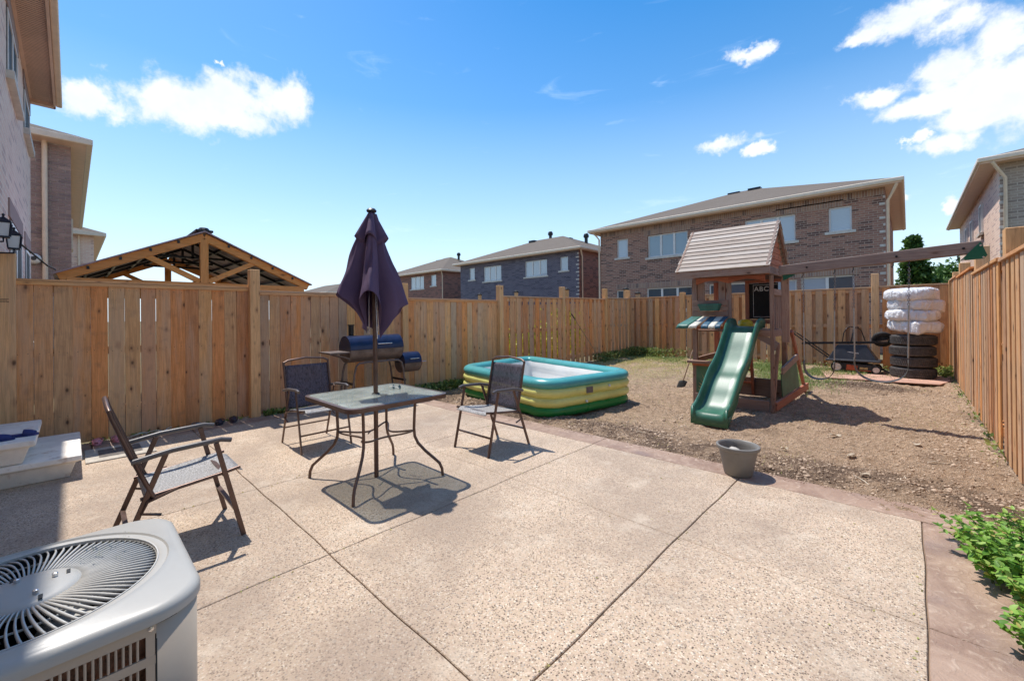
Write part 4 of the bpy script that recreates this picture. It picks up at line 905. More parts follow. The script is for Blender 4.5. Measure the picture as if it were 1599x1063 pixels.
# ------------------------------------------------------------------ folding sling chairs
def make_chair(label, recline=0.0):
    t = thing('folding_chair', label, 'chair', (0, 0, 0), 'folding sling chairs round the glass table')
    W_ = .262; bz = M['bronze']
    for s in (-1, 1):
        y = s * W_
        MB().bar((.31, y, 0), (.165, y, .625), .014, .028, (1, 0, 0)).build('front_leg', bz, t, bevel=.003)
        MB().bar((-.31, y - s * .016, 0), (-.075, y - s * .016, .615), .014, .028, (1, 0, 0)).build('rear_leg', bz, t, bevel=.003)
        MB().tube([(.245, y, .628), (.19, y, .642), (-.05, y, .63), (-.20 - recline * .5, y, .60)], .0155, 8).build('armrest', M['dark_arm'], t, smooth=60)
        MB().tube([(-.13, y * .93, .37), (-.17 - recline * .3, y * .93, .52), (-.245 - recline, y * .93, .86), (-.255 - recline, y * .93, .90)], .012, 8).build('back_upright', bz, t, smooth=60)
        MB().tube([(.30, y * .88, .435), (.2, y * .88, .418), (0, y * .88, .395), (-.19, y * .88, .375)], .011, 8).build('seat_rail', bz, t, smooth=60)
        MB().tube([(-.02, y * .97, .40), (-.16, y * .99, .36), (-.185, y * .99, .30), (-.10, y * .98, .27)], .008, 6).build('hinge_loop', bz, t, smooth=60)
    MB().tube([(-.255 - recline, -W_ * .93, .895), (-.262 - recline, -W_ * .75, .918), (-.266 - recline, 0, .938), (-.262 - recline, W_ * .75, .918), (-.255 - recline, W_ * .93, .895)], .012, 8).build('top_rail', bz, t, smooth=60)
    for (x, z, nm_) in ((.268, .18, 'front_stretcher'), (-.242, .18, 'rear_stretcher'), (.212, .412, 'seat_bar'), (-.15, .365, 'seat_bar')):
        MB().bar((x, -W_ + .008, z), (x, W_ - .008, z), .012, .024, (1, 0, 0)).build(nm_, bz, t)
    def back(u, v): y = (u - .5) * 2 * W_ * .90; x = -.145 - recline * .15 - (.105 + recline * .85) * v - .018 * math.sin(math.pi * u) * math.sin(math.pi * v); return (x, y, .40 + .465 * v)
    MB().grid(back, 13, 13).build('back_sling', M['sling'], t, smooth=180, solid=.003)
    def seat(u, v): y = (u - .5) * 2 * W_ * .86; return (.315 - .49 * v, y, .443 - .062 * v - .028 * math.sin(math.pi * u) * math.sin(math.pi * min(1, v * 1.1)) - .035 * max(0, .12 - v) / .12)
    MB().grid(seat, 13, 17).build('seat_sling', M['sling_seat'], t, smooth=180, solid=.003)
    return t
c1 = make_chair('folding sling chair with navy back behind the left of the glass table'); c1.location = (-4.815, 1.875, 0)
c2 = copy_tree(c1); c2['label'] = 'folding sling chair in front of the inflatable pool'; c2.location = (-3.275, 3.13, 0); c2.rotation_euler[2] = R(-90)
c3 = make_chair('folding sling chair in the foreground beside the air conditioner', .06); c3.location = (-3.41, .46, 0); c3.rotation_euler[2] = R(89)

# ------------------------------------------------------------------ air conditioner
ac = thing('air_conditioner', 'beige outdoor air conditioner with round top grille at lower left', 'air conditioner', (-1.70, -.08, 0))
AX1, AY1, AZ, AH = -1.695, -.085, .69, .335
def ring_loft(m, rings):
    n = len(rings[0]); k0 = len(m.v)
    for r_ in rings: m.v += [tuple(p) for p in r_]
    for q in range(len(rings) - 1):
        for i in range(n): a = k0 + q * n; m.f.append((a + i, a + (i + 1) % n, a + n + (i + 1) % n, a + n + i))
    return m
def rr3(h, r, z, N=14): return [(p[0], p[1], z) for p in rrect(AX1, AY1, h, h, r, N)]
def circ(r, z, n): return [(AX1 + r * math.cos(a), AY1 + r * math.sin(a), z) for a in [R(45) * 0 + 2 * math.pi * i / n for i in range(n)]]
Nc = 4 * 15
def circm(r, z):
    pts = []
    for q, a0 in enumerate((0, 90, 180, 270)):
        for i in range(15): a = R(a0 + 90 * (i + 0) / 14 * 1.0); pts.append((a))
    out = []
    for q in range(4):
        for i in range(15): a = R(q * 90 + 3 + 84 * i / 14); out.append((AX1 + r * math.cos(a), AY1 + r * math.sin(a), z))
    return out
GRL = .262
lid = MB(); ring_loft(lid, [rr3(AH - .012, .115, AZ - .046), rr3(AH, .12, AZ - .044), rr3(AH, .12, AZ - .026), rr3(AH - .003, .119, AZ - .018), rr3(AH - .010, .115, AZ - .011), rr3(AH - .022, .108, AZ - .008), circm(GRL + .040, AZ - .003), circm(GRL + .030, AZ + .002), circm(GRL + .026, AZ - .003), circm(GRL + .010, AZ - .002), circm(GRL, AZ - .008), circm(GRL, AZ - .05)])
lid.build('lid', M['ac_lid'], ac, smooth=35)
body = MB(); ring_loft(body, [rr3(AH - .012, .115, 0.03), rr3(AH - .012, .115, AZ - .045)]); 
# body panels: corner posts and a lower skirt leave the louvred opening free on the camera side
bdy = MB(); hb_ = AH - .012
q = rrect(AX1, AY1, hb_, hb_, .094, 14)
def wall_seg(m, pts, z0, z1, th=.004):
    n = len(pts); k = len(m.v)
    for p in pts: m.v += [(p[0], p[1], z0), (p[0], p[1], z1)]
    for i in range(n - 1): m.f.append((k + 2 * i, k + 2 * i + 2, k + 2 * i + 3, k + 2 * i + 1))
fx_ = AX1 + hb_; ya, yb_ = AY1 - hb_ + .095, AY1 + hb_ - .095
cor = q[0:15]                                              # +x +y corner
wall_seg(bdy, [(fx_, yb_)] + [(p[0], p[1]) for p in cor] + [(p[0], p[1]) for p in q[15:30]], .03, AZ - .044)
bdy.build('corner_panel', M['ac_body'], ac, smooth=35, solid=.004)
b2 = MB(); wall_seg(b2, [(p[0], p[1]) for p in q[29:46]] + [(fx_, ya)], .03, AZ - .044); b2.build('rear_panel', M['ac_body'], ac, smooth=35, solid=.004)
MB().box(fx_ - .003, fx_ + .0025, yb_ - .0015, yb_ + .0015, .03, AZ - .085).build('panel_seam', M['ac_dark'], ac)
rows = 7; pit = .074; zt = AZ - .044 - .028
for k in range(rows + 1):
    z1 = zt - k * pit + (.032 if k == 0 else .022); z0 = zt - k * pit
    MB().box(fx_ - .004, fx_ + .002, ya, yb_, z0 if k < rows else .03, z1).build('louvre_rail', M['ac_body'], ac)
nb = 32; wpb = (yb_ - ya - .045) / nb
vb = bevelbox('louvre_bar', .006, wpb * .40, pit - .022, M['ac_body'], .002)
for k in range(rows):
    for i in range(nb + 1): inst(vb, 'louvre_bar', ac, (fx_ - .001, ya + .01 + wpb * i - (0), zt - (k + 1) * pit + .022), 0)
MB().box(fx_ - .0045, fx_ + .0016, yb_ - .020, yb_ - .0025, .03, AZ - .0455).build('louvre_edge', M['ac_body'], ac)
MB().box(fx_ - .05, fx_ - .03, ya, yb_, .03, AZ - .085).build('coil', M['coil'], ac)
ring_loft(MB(), [rr3(AH - .009, .10, AZ - .049), rr3(AH - .009, .10, AZ - .045)]).build('lid_gap', M['ac_dark'], ac)
MB().lathe([(0, .004), (.006, .003), (.006, 0)], (fx_ + .001, yb_ - .010, AZ - .056), 10, 'x').build('screw', M['chrome'], ac)
MB().box(AX1 - .33, AX1 + .33, AY1 - .33, AY1 + .33, 0, .03).build('base_pan', M['ac_body'], ac)
MB().lathe([(GRL - .002, AZ - .01), (GRL - .002, AZ - .3), (.0, AZ - .3)], (AX1, AY1, 0), 48).build('fan_shroud', M['ac_dark'], ac, smooth=50)
# grille vanes: one mesh, copied round
vm_ = MB(); NV = 88
def vane(u, v):
    r = .098 + (GRL - .098) * u; z = .0 + .012 * math.sin(math.pi * u * .9) - .010 * u; tw = .10 * u * u
    dz = (v - .5) * .0065; ds = (v - .5) * .002
    return (r * math.cos(tw) - ds * math.sin(tw), r * math.sin(tw) + ds, z + dz)
vm_.grid(vane, 9, 2); vo_ = vm_.build('vane', M['ac_vane'], ac, smooth=60, solid=.0036)
vo_.location = (0, 0, AZ - .006); vo_['x'] = 0
cz = WO[vo_.name]; vmesh = vo_.data
for v_ in vmesh.vertices: v_.co += Vector(cz)
del vo_['x']
for i in range(NV):
    o = vo_ if i == 0 else vo_.copy()
    if i: C.objects.link(o); o.parent = ac
    o.location = Vector((AX1, AY1, AZ - .006)) - Vector(WO[ac.name]); o.rotation_euler[2] = 2 * math.pi * i / NV
for rr_ in (GRL + .004, .185): MB().tube([(AX1 + rr_ * math.cos(2 * math.pi * i / 64), AY1 + rr_ * math.sin(2 * math.pi * i / 64), AZ - (.004 if rr_ > .2 else .012)) for i in range(64)], .0026, 6, closed=True).build('grille_ring', M['ac_vane'], ac, smooth=60)
MB().lathe([(0, AZ + .006), (.05, AZ + .006), (.085, AZ + .004), (.102, AZ - .002), (.108, AZ - .012), (.104, AZ - .02)], (AX1, AY1, 0), 48).build('hub_plate', M['ac_lid'], ac, smooth=50)
for i in range(4):
    a = R(20 + 90 * i); MB().lathe([(0, .012), (.006, .010), (.006, 0)], (AX1 + .055 * math.cos(a), AY1 + .055 * math.sin(a), AZ + .005), 8).build('hub_bolt', M['chrome'], ac)
    MB().box(AX1 + .082 * math.cos(a) - .012, AX1 + .082 * math.cos(a) + .012, AY1 + .082 * math.sin(a) - .004, AY1 + .082 * math.sin(a) + .004, AZ + .0035, AZ + .0062).build('hub_slot', M['ac_dark'], ac)
for i in range(3):
    a0 = 2 * math.pi * i / 3
    def blade(u, v): r = .05 + .19 * u; a = a0 + v * .9; return (AX1 + r * math.cos(a), AY1 + r * math.sin(a), AZ - .13 + .07 * v)
    MB().grid(blade, 6, 6).build('fan_blade', M['ac_vane'], ac, smooth=60, solid=.002)
lf = MB()
for i in range(40):
    a = random.uniform(0, 6.28); r = .17 + random.gauss(0, .05); x = AX1 - .12 + random.gauss(0, .04); y = AY1 + .15 + random.gauss(0, .04); s_ = random.uniform(.002, .006)
    lf.add([(x - s_, y, AZ + .008), (x, y - s_ * .5, AZ + .009), (x + s_, y, AZ + .012), (x, y + s_ * .5, AZ + .008)], [(0, 1, 2, 3)])
lfo = lf.build('leaf_litter', M['weed'], None); lfo['kind'] = 'stuff'; lfo['label'] = 'few leaf scraps on the air conditioner grille'; lfo['category'] = 'leaf litter'
# ------------------------------------------------------------------ inflatable pool
pl_ = thing('inflatable_pool', 'rectangular inflatable paddling pool, teal rim over yellow and green rings', 'paddling pool', (-4.75, 5.65, -.03))
POOLC = [(-6.0, 4.86), (-3.50, 4.36), (-3.18, 6.3), (-6.2, 7.05)]   # outer corners
def pool_path(inset, r=.42, n=10, step=9):
    pts = [Vector((*p, 0)) for p in POOLC]; cen = sum(pts, Vector()) / 4; out = []
    Q = []
    for i, p in enumerate(pts):
        a = (pts[i - 1] - p).normalized(); c = (pts[(i + 1) % 4] - p).normalized(); Q.append(p + (a + c) * inset)
    for i, p in enumerate(Q):
        a = (Q[i - 1] - p).normalized(); c = (Q[(i + 1) % 4] - p).normalized(); rr = max(.05, r - inset)
        A = p + a * rr; B = p + c * rr
        for k in range(n + 1):
            t = k / n; out.append(A * (1 - t) ** 2 + p * 2 * t * (1 - t) + B * t * t)
        nxt = Q[(i + 1) % 4]; c2 = (p - nxt).normalized(); E_ = nxt + c2 * rr
        for k in range(1, step): out.append(B + (E_ - B) * k / step)
    return out
def pool_ring(name, mat, z, rz, rx, inset, m=None, parent=None, wr=.0):
    path = pool_path(inset + rx); n = len(path); m = MB(); K = 16
    for i, p in enumerate(path):
        d = (path[(i + 1) % n] - path[i - 1]).normalized(); o = Vector((d.y, -d.x, 0)); w_ = 1 + wr * (math.sin(i * 1.9) * math.sin(i * .7) + .6 * math.sin(i * 3.1 + z * 40))
        for k in range(K):
            a = 2 * math.pi * k / K; q = p + o * (rx * w_ * math.cos(a)); m.v.append((q.x, q.y, z + rz * math.sin(a) * w_))
    for i in range(n):
        for k in range(K): a = i * K; c = ((i + 1) % n) * K; m.f.append((a + k, a + (k + 1) % K, c + (k + 1) % K, c + k))
    return m.build(name, mat, parent, smooth=180)
pool_ring('green_ring', M['pool_green'], .055, .090, .105, .02, parent=pl_, wr=.045)
pool_ring('yellow_ring', M['pool_yellow'], .185, .085, .115, .00, parent=pl_, wr=.05); pool_ring('yellow_ring', M['pool_yellow'], .315, .085, .115, .0, parent=pl_, wr=.05)
pool_ring('rim_ring', M['pool_teal'], .435, .082, .115, .005, parent=pl_, wr=.015)
lin = MB(); pin = pool_path(.215); nn = len(pin)
for (zz, off) in ((.43, .235), (.37, .26), (.31, .262), (.25, .248), (.19, .262), (.12, .262), (.06, .27), (.035, .30)):
    for p in pool_path(off): lin.v.append((p.x, p.y, zz))
for q_ in range(7):
    for i in range(nn): lin.f.append((q_ * nn + i, q_ * nn + (i + 1) % nn, (q_ + 1) * nn + (i + 1) % nn, (q_ + 1) * nn + i))
lin.f.append(tuple(7 * nn + i for i in range(nn))); lin.build('liner', M['pool_white'], pl_, smooth=60)
fr_d = (Vector((-3.18, 6.3, 0)) - Vector((-3.50, 4.36, 0))).normalized(); on = Vector((fr_d.y, -fr_d.x, 0))
pc_ = Vector((-3.50, 4.36, 0)) + fr_d * .82
MB().add([tuple(pc_ + fr_d * a + on * .004 + Vector((0, 0, z))) for a, z in ((-.07, .27), (.07, .27), (.07, .36), (-.07, .36))], [(0, 1, 2, 3)]).build('warning_label', M['grey_label'], pl_)
for (s_, z) in ((1.25, .33), (.75, -.0)): 
    c_ = Vector((-3.50, 4.36, 0)) + fr_d * s_
    MB().lathe([(0, .02), (.018, .018), (.02, 0)], (c_.x + .0, c_.y, z if z else .16), 10, 'x').build('air_valve', M['pool_white'], pl_)

# ------------------------------------------------------------------ smoker barbecue
bq_ = thing('smoker_barbecue', 'black offset barrel smoker barbecue standing against the left fence', 'barbecue', (-6.2, 3.3, 0))
def dome(y0, y1, x, z, r, mat_t, mat_b, nm_t, nm_b, hz=.0):
    K = 14
    def top(u, v): a = math.pi * v; return (x + r * math.cos(a), y0 + (y1 - y0) * u, z + r * 1.05 * math.sin(a))
    m = MB().grid(top, 9, K)
    for yy in (y0, y1):
        k = len(m.v); m.v += [(x + r * math.cos(math.pi * i / (K - 1)), yy, z + r * 1.05 * math.sin(math.pi * i / (K - 1))) for i in range(K)]; m.f.append(tuple(range(k, k + K)))
    m.build(nm_t, mat_t, bq_, smooth=40)
    def bot(u, v): a = math.pi * v; return (x + r * .98 * math.cos(a), y0 + (y1 - y0) * u, z - .004 - r * .98 * math.sin(a))
    m = MB().grid(bot, 9, K)
    for yy in (y0 + .002, y1 - .002):
        k = len(m.v); m.v += [(x + r * .98 * math.cos(math.pi * i / (K - 1)), yy, z - .004 - r * .98 * math.sin(math.pi * i / (K - 1))) for i in range(K)]; m.f.append(tuple(range(k, k + K)))
    m.build(nm_b, mat_b, bq_, smooth=40)
BX = -6.22
dome(2.86, 3.76, BX, .905, .20, M['smoker'], M['smoker_low'], 'barrel_lid', 'barrel_body'); dome(3.79, 4.12, BX + .02, .63, .165, M['smoker'], M['smoker_low'], 'firebox_lid', 'firebox_body')
MB().tube([(BX + .21, 3.28, .985), (BX + .24, 3.28, .985), (BX + .24, 3.52, .985), (BX + .21, 3.52, .985)], .008, 6).build('lid_handle', M['chrome'], bq_, smooth=60)
MB().tube([(BX + .175, 3.88, .70), (BX + .205, 3.88, .70), (BX + .205, 4.05, .70), (BX + .175, 4.05, .70)], .007, 6).build('firebox_handle', M['chrome'], bq_, smooth=60)
MB().box(BX - .20, BX + .20, 2.55, 2.85, .865, .885).bar((BX - .15, 2.62, .865), (BX - .15, 2.86, .78), .02, .02).bar((BX + .15, 2.62, .865), (BX + .15, 2.86, .78), .02, .02).build('side_shelf', M['smoker_low'], bq_)
MB().lathe([(.04, 0), (.04, .22), (.052, .22), (.052, .235), (0, .235)], (BX - .08, 3.0, 1.05), 14).build('chimney', M['black_metal'], bq_, smooth=50)
for x in (BX - .2, BX + .19):
    MB().tube([(x, 2.86, .0), (x, 2.92, .55), (x, 2.95, .66), (x, 3.0, .70), (x, 3.15, .705), (x, 3.5, .705), (x, 3.66, .70), (x, 3.72, .66), (x, 3.75, .55), (x, 3.82, .0)], .016, 8).build('leg_frame', M['smoker_low'], bq_, smooth=60)
MB().bar((BX - .2, 2.89, .40), (BX + .19, 2.89, .40), .03, .03).build('leg_brace', M['black_metal'], bq_); MB().bar((BX - .2, 3.79, .36), (BX + .19, 3.79, .36), .03, .03).build('leg_brace', M['black_metal'], bq_)
MB().box(BX - .2, BX + .2, 2.92, 3.76, .235, .25).build('lower_rack', M['smoker_low'], bq_)
MB().lathe([(0, .06), (.05, .055), (.06, .02), (.06, 0)], (BX + .06, 4.125, .60), 14, 'y').build('air_damper', M['orange_rust'], bq_, smooth=50)
MB().tube([(BX + .08, 4.17, .62), (BX + .12, 4.25, .63)], .006, 6).build('damper_handle', M['chrome'], bq_)

# ------------------------------------------------------------------ plant pot
pt = thing('plant_pot', 'empty grey plastic pot with a stone inside on the patio edge', 'plant pot', (-1.09, 3.98, 0))
MB().lathe([(0, .004), (.105, .0), (.112, .012), (.150, .215), (.168, .225), (.172, .235), (.170, .252), (.160, .256), (.148, .248), (.144, .215), (.108, .03), (0, .03)], (-1.09, 3.99, .004), 40).build('pot', M['pot'], pt, smooth=50)
MB().lathe([(0, .0), (.125, 0)], (-1.09, 3.99, .13), 24).build('pot_soil', M['soil'], pt)
def rock(x, y, z, s, mat, name='stone', seed=0):
    r_ = random.Random(seed); bm = bmesh.new(); bmesh.ops.create_icosphere(bm, subdivisions=2, radius=s)
    for v in bm.verts: v.co *= 1 + r_.uniform(-.10, .10); v.co.z *= .75
    me = D.meshes.new(name); bm.to_mesh(me); bm.free(); me.materials.append(mat); me.shade_smooth(); return me
st_ = D.objects.new('stone', rock(0, 0, 0, .05, M['stone'], seed=3)); C.objects.link(st_); st_.location = (-1.12, 3.98, .195); tag(st_, 'rounded pale stone resting inside the grey pot', 'stone')
st_ = D.objects.new('stone', rock(0, 0, 0, .035, M['stone'], seed=5)); C.objects.link(st_); st_.location = (-1.02, 4.02, .165); tag(st_, 'smaller flat stone behind the round one in the pot', 'stone')

# ------------------------------------------------------------------ playhouse with slide
ph = thing('playhouse', 'wooden playhouse tower with pitched slat roof, awning and chalkboard', 'playhouse', (-1.95, 7.45, 0))
PXL, PXR, PYF, PYB = -2.50, -1.47, 6.92, 7.98
RX0, RX1, EY0, EY1, EZ, AZ_ = -2.72, -1.40, 6.70, 8.16, 2.055, 2.80; AYc = (EY0 + EY1) / 2
ns = 11
for side in (0, 1):
    e = EY0 if side == 0 else EY1
    for k in range(ns):
        t0, t1 = k / ns, (k + 1) / ns + .035
        y0 = e + (AYc - e) * t0; y1 = e + (AYc - e) * min(1, t1); z0 = EZ + (AZ_ - EZ) * t0; z1 = EZ + (AZ_ - EZ) * min(1, t1)
        nv = Vector((0, -(AZ_ - EZ) * (1 if side == 0 else -1), (AYc - EY0))).normalized(); a = nv * .020; c = nv * .004
        xx0 = RX0 + random.uniform(-.006, .006); xx1 = RX1 + random.uniform(-.006, .006)
        P = [Vector((xx0, y0, z0)) + a, Vector((xx1, y0, z0)) + a, Vector((xx1, y1, z1)) + c, Vector((xx0, y1, z1)) + c]; Q = [p - nv * .014 for p in P]
        MB().add([tuple(p) for p in P + Q], [(0, 1, 2, 3), (7, 6, 5, 4), (0, 4, 5, 1), (1, 5, 6, 2), (2, 6, 7, 3), (3, 7, 4, 0)]).build('roof_slat', M['shingle'], ph, bevel=.002)
for xx in (RX0 + .03, RX1 - .03):
    for e in (EY0, EY1): MB().bar((xx, e, EZ - .012), (xx, AYc, AZ_ - .012), .03, .055).build('rake_board', M['play_y'], ph)
for xx in (RX0 + .09, RX1 - .085):
    nb_ = 8
    for k in range(nb_):
        z0 = EZ - .02 + k * (AZ_ - EZ) / nb_; z1 = z0 + (AZ_ - EZ) / nb_ - .006; h0 = (AYc - EY0) * (1 - (z1 - EZ + .03) / (AZ_ - EZ)) * .97
        if h0 < .04: continue
        MB().box(xx - .01, xx + .01, AYc - h0, AYc + h0, z0, z1).build('gable_board', M['red_y'], ph)
MB().box(RX0, RX1, EY0 + .0, EY0 + .03, EZ - .10, EZ - .002).build('eave_board', M['play_x'], ph, bevel=.003); MB().box(RX0, RX1, EY1 - .03, EY1, EZ - .10, EZ - .002).build('eave_board', M['play_x'], ph)
MB().box(RX1 - .03, RX1, EY0 + .032, EY1 - .032, EZ - .10, EZ - .004).build('eave_board', M['play_y'], ph)
def arch(x0, x1, y):
    P = [(x0, EZ - .10), (x1, EZ - .10), (x1, EZ - .20)]
    for k in range(1, 12): a = math.pi * k / 12; P.append((x1 - (x1 - x0) * k / 12, EZ - .20 + .055 * math.sin(a)))
    P.append((x0, EZ - .20)); return MB().prism(P, 'y', y, y + .02)
arch(PXL + .03, -1.99, PYF - .02).build('arch_board', M['red_x'], ph); arch(-1.99, PXR - .03, PYF - .02).build('arch_board', M['red_x'], ph)
MB().box(PXL - .02, PXR + .02, PYF - .001, PYF + .02, EZ - .10, EZ - .02).build('header_board', M['red_x'], ph)
for (x, y, mt, w) in ((PXL, PYF, 'play_z', .075), (-1.425, PYF, 'play_z', .05), (PXL, PYB, 'red_z', .075), (PXR, PYB, 'play_z', .07)):
    MB().box(x - w / 2, x + w / 2, y - w / 2 + (.02 if y == PYF else 0), y + w / 2, -.03, EZ - .11).build('post', M[mt], ph, bevel=.004)
MB().box(-2.035, -1.965, PYF + .0, PYF + .05, 1.16, EZ - .12).build('post', M['play_z'], ph, bevel=.004)
for (x0, x1) in ((-2.455, -2.35), (-2.14, -2.045)): MB().box(x0, x1, PYF + .002, PYF + .022, 1.60, EZ - .12).build('upright_board', M['play_z'], ph)
MB().box(-2.40, -2.30, PYB, PYB + .02, 1.15, EZ - .1).build('upright_board', M['red_z'], ph)
for (z0, z1) in ((1.52, 1.605), (1.44, 1.512), (1.36, 1.432)): MB().box(PXL - .03, -2.0, PYF - .022, PYF - .003, z0, z1).build('rail_board', M['play_x'], ph, bevel=.003)
# planter box
pb = MB(); q0 = [(-2.37, PYF - .13), (-2.12, PYF - .13), (-2.12, PYF - .023), (-2.37, PYF - .023)]; q1 = [(-2.40, PYF - .16), (-2.09, PYF - .16), (-2.09, PYF - .023), (-2.40, PYF - .023)]
pb.add([(*p, 1.44) for p in q0] + [(*p, 1.53) for p in q1] + [(p[0], p[1], 1.55) for p in q1], [(3, 2, 1, 0)] + [(i, (i + 1) % 4, 4 + (i + 1) % 4, 4 + i) for i in range(4)] + [(4 + i, 4 + (i + 1) % 4, 8 + (i + 1) % 4, 8 + i) for i in range(4)]).build('planter_box', M['awning_green'], ph, bevel=.004)
# awning stripes
sx = [PXL - .04, -2.37, -2.26, -2.155, -2.06, -1.985]
for i, mt in enumerate(('awning_green', 'awning_white', 'awning_blue', 'awning_white', 'awning_blue')):
    x0, x1 = sx[i], sx[i + 1]
    def aw(u, v):
        x = x0 + (x1 - x0) * u; fl = -.13 * v * (1 - (x - sx[0]) / .7 * .6) if i < 2 else -.05 * v * .6
        s_ = .005 * math.sin(x * 60 + v * 3) * math.sin(math.pi * v)
        if v < .86: return (x + fl, PYF - .03 - .32 * v / .86, 1.355 - .135 * v / .86 + s_)
        return (x + fl, PYF - .35, 1.22 - .05 * (v - .86) / .14 + .006 * math.sin(x * 90))
    MB().grid(aw, 5, 12).build('awning_stripe', M[mt], ph, smooth=50, solid=.003)
MB().box(PXL - .03, -1.99, PYF - .03, PYF - .004, 1.15, 1.20).build('awning_rail', M['red_x'], ph)
# deck
for k in range(8): MB().box(PXL - .03, PXR + .03, PYF + .03 + k * .124, PYF + .03 + k * .124 + .118, 1.115, 1.14).build('deck_board', M['play_x'], ph)
MB().box(-2.0, PXR + .03, PYF - .022, PYF - .001, 1.06, 1.155).build('deck_edge', M['play_x'], ph, bevel=.003); MB().box(PXR + .037, PXR + .057, PYF, PYB, 1.05, 1.15).build('deck_edge', M['play_y'], ph)
# chalkboard on the back wall
cbx = MB().box(-1.96, -1.54, PYB - .06, PYB - .045, 1.30, 1.895).build('chalkboard', M['chalkboard'], ph)
MB().box(-2.02, -1.962, PYB - .07, PYB - .04, 1.22, 1.93).build('board_frame', M['red_z'], ph); MB().box(-2.02, -1.49, PYB - .068, PYB - .04, 1.22, 1.29).build('board_frame', M['red_x'], ph); MB().box(-2.02, -1.49, PYB - .072, PYB - .044, 1.90, 1.95).build('board_frame', M['red_x'], ph)
MB().box(-1.90, -1.894, PYB - .0615, PYB - .0605, 1.335, 1.865).box(-1.90, -1.545, PYB - .0616, PYB - .0604, 1.862, 1.868).box(-1.90, -1.545, PYB - .0616, PYB - .0604, 1.332, 1.339).build('chalk_line', M['chalk'], cbx)
fc = D.curves.new('letters', 'FONT'); fc.body = 'ABC'; fc.size = .105; fc.extrude = .0006; fc.space_character = 1.12; fc.offset = .0022
fo = D.objects.new('tmp', fc); C.objects.link(fo); dg = bpy.context.evaluated_depsgraph_get(); me = D.meshes.new_from_object(fo.evaluated_get(dg)); D.objects.remove(fo)
me.materials.clear(); me.materials.append(M['chalk']); lo = D.objects.new('chalk_letters', me); C.objects.link(lo); lo.parent = cbx
lo.location = Vector((-1.885, PYB - .0615, 1.765)) - Vector(WO[cbx.name]); lo.rotation_euler = (R(90), 0, 0)
# right side rails, brackets, braces
MB().box(PXR + .037, PXR + .06, PYF + .1, PYF + .95, 1.66, 1.75).build('guard_rail', M['play_y'], ph, bevel=.003)
for k in range(6): MB().box(PXR + .02, PXR + .036, PYF + .16 + k * .13, PYF + .16 + k * .13 + .07, 1.16, 1.70).build('guard_slat', M['play_z'], ph, bevel=.002)
MB().box(-1.315, -1.225, PYF + .06, PYF + .10, .98, 1.925).build('beam_support', M['play_z'], ph, bevel=.004)
MB().bar((-1.62, PYF + .0, 1.08), (-1.36, PYF + .02, .93), .03, .09).build('brace', M['play_x'], ph)
# lower counter with sun panel
MB().box(PXL - .09, -2.03, PYF - .12, PYF + .03, .615, .655).build('counter', M['play_x'], ph, bevel=.004); MB().box(PXL - .04, -2.10, PYF - .03, PYF - .005, .57, .612).build('counter_apron', M['red_x'], ph)
MB().bar((PXL + .02, PYF + .06, .66), (PXL + .04, PYF + .95, .68), .03, .08).build('side_rail', M['play_y'], ph)
sp = MB().box(PXL + .02, -2.07, PYF - .024, PYF - .010, .15, .568).build('sun_panel', M['green_panel'], ph)
sm = MB(); cx_, cz_ = -2.26, .17
P = [(cx_ - .135, cz_)] + [(cx_ - .135 * math.cos(math.pi * k / 16), cz_ + .15 * math.sin(math.pi * k / 16)) for k in range(17)] + [(cx_ + .135, cz_)]
sm.prism(P, 'y', PYF - .0252, PYF - .0238)
for k in range(13):
    a = math.pi * (k + .5) / 13; r0, r1 = .165, (.24 if k % 2 else .30); ca, sa = -math.cos(a), math.sin(a)
    if abs(ca * r1) > .19: r1 = .19 / abs(ca)
    if r1 <= r0: continue
    sm.prism([(cx_ + ca * r0 + sa * .007, cz_ + sa * r0 * 1.05 - ca * .007), (cx_ + ca * r1, cz_ + sa * r1 * 1.05), (cx_ + ca * r0 - sa * .007, cz_ + sa * r0 * 1.05 + ca * .007)], 'y', PYF - .0252, PYF - .0238)
sm.build('sun_motif', M['sun_yellow'], sp)
MB().box(PXL, PXR, PYF - .03, PYF + .01, -.02, .13).build('base_board', M['play_x'], ph, bevel=.004); MB().box(PXL, PXR, PYB, PYB + .04, -.0, .30).build('base_board', M['play_x'], ph)
MB().box(PXL + .05, PXL + .09, PYF, PYB, -.02, .13).build('base_board', M['play_y'], ph)
for sxx in (-2.32, -1.93): MB().bar((sxx, PYB + .02, .02), (sxx + .01, PYB - .25, 1.1), .04, .07).build('ladder_rail', M['red_z'], ph)
for k in range(4): MB().bar((-2.32, PYB - .02 - k * .055, .22 + k * .22), (-1.92, PYB - .02 - k * .055, .22 + k * .22), .05, .03).build('ladder_rung', M['red_x'], ph)
# leaning frame at the swing side
MB().bar((-1.43, 6.93, -.03), (-1.39, 7.12, .95), .04, .075, (0, 1, 0)).build('frame_leg', M['play_z'], ph, bevel=.003)
MB().bar((-1.37, 9.12, -.02), (-1.38, 8.02, 1.10), .04, .075, (0, 1, 0)).build('frame_leg', M['red_z'], ph, bevel=.003)
MB().bar((-1.40, 6.96, .05), (-1.345, 9.18, .07), .04, .12).build('frame_sill', M['red_y'], ph, bevel=.004)
MB().prism([(7.30, .14), (8.62, .13), (8.34, .62), (7.22, .50)], 'x', -1.385, -1.372).build('climbing_panel', M['green_panel'], ph)
MB().bar((-1.36, 7.2, .54), (-1.36, 8.36, .66), .03, .10).build('panel_rail', M['play_y'], ph)
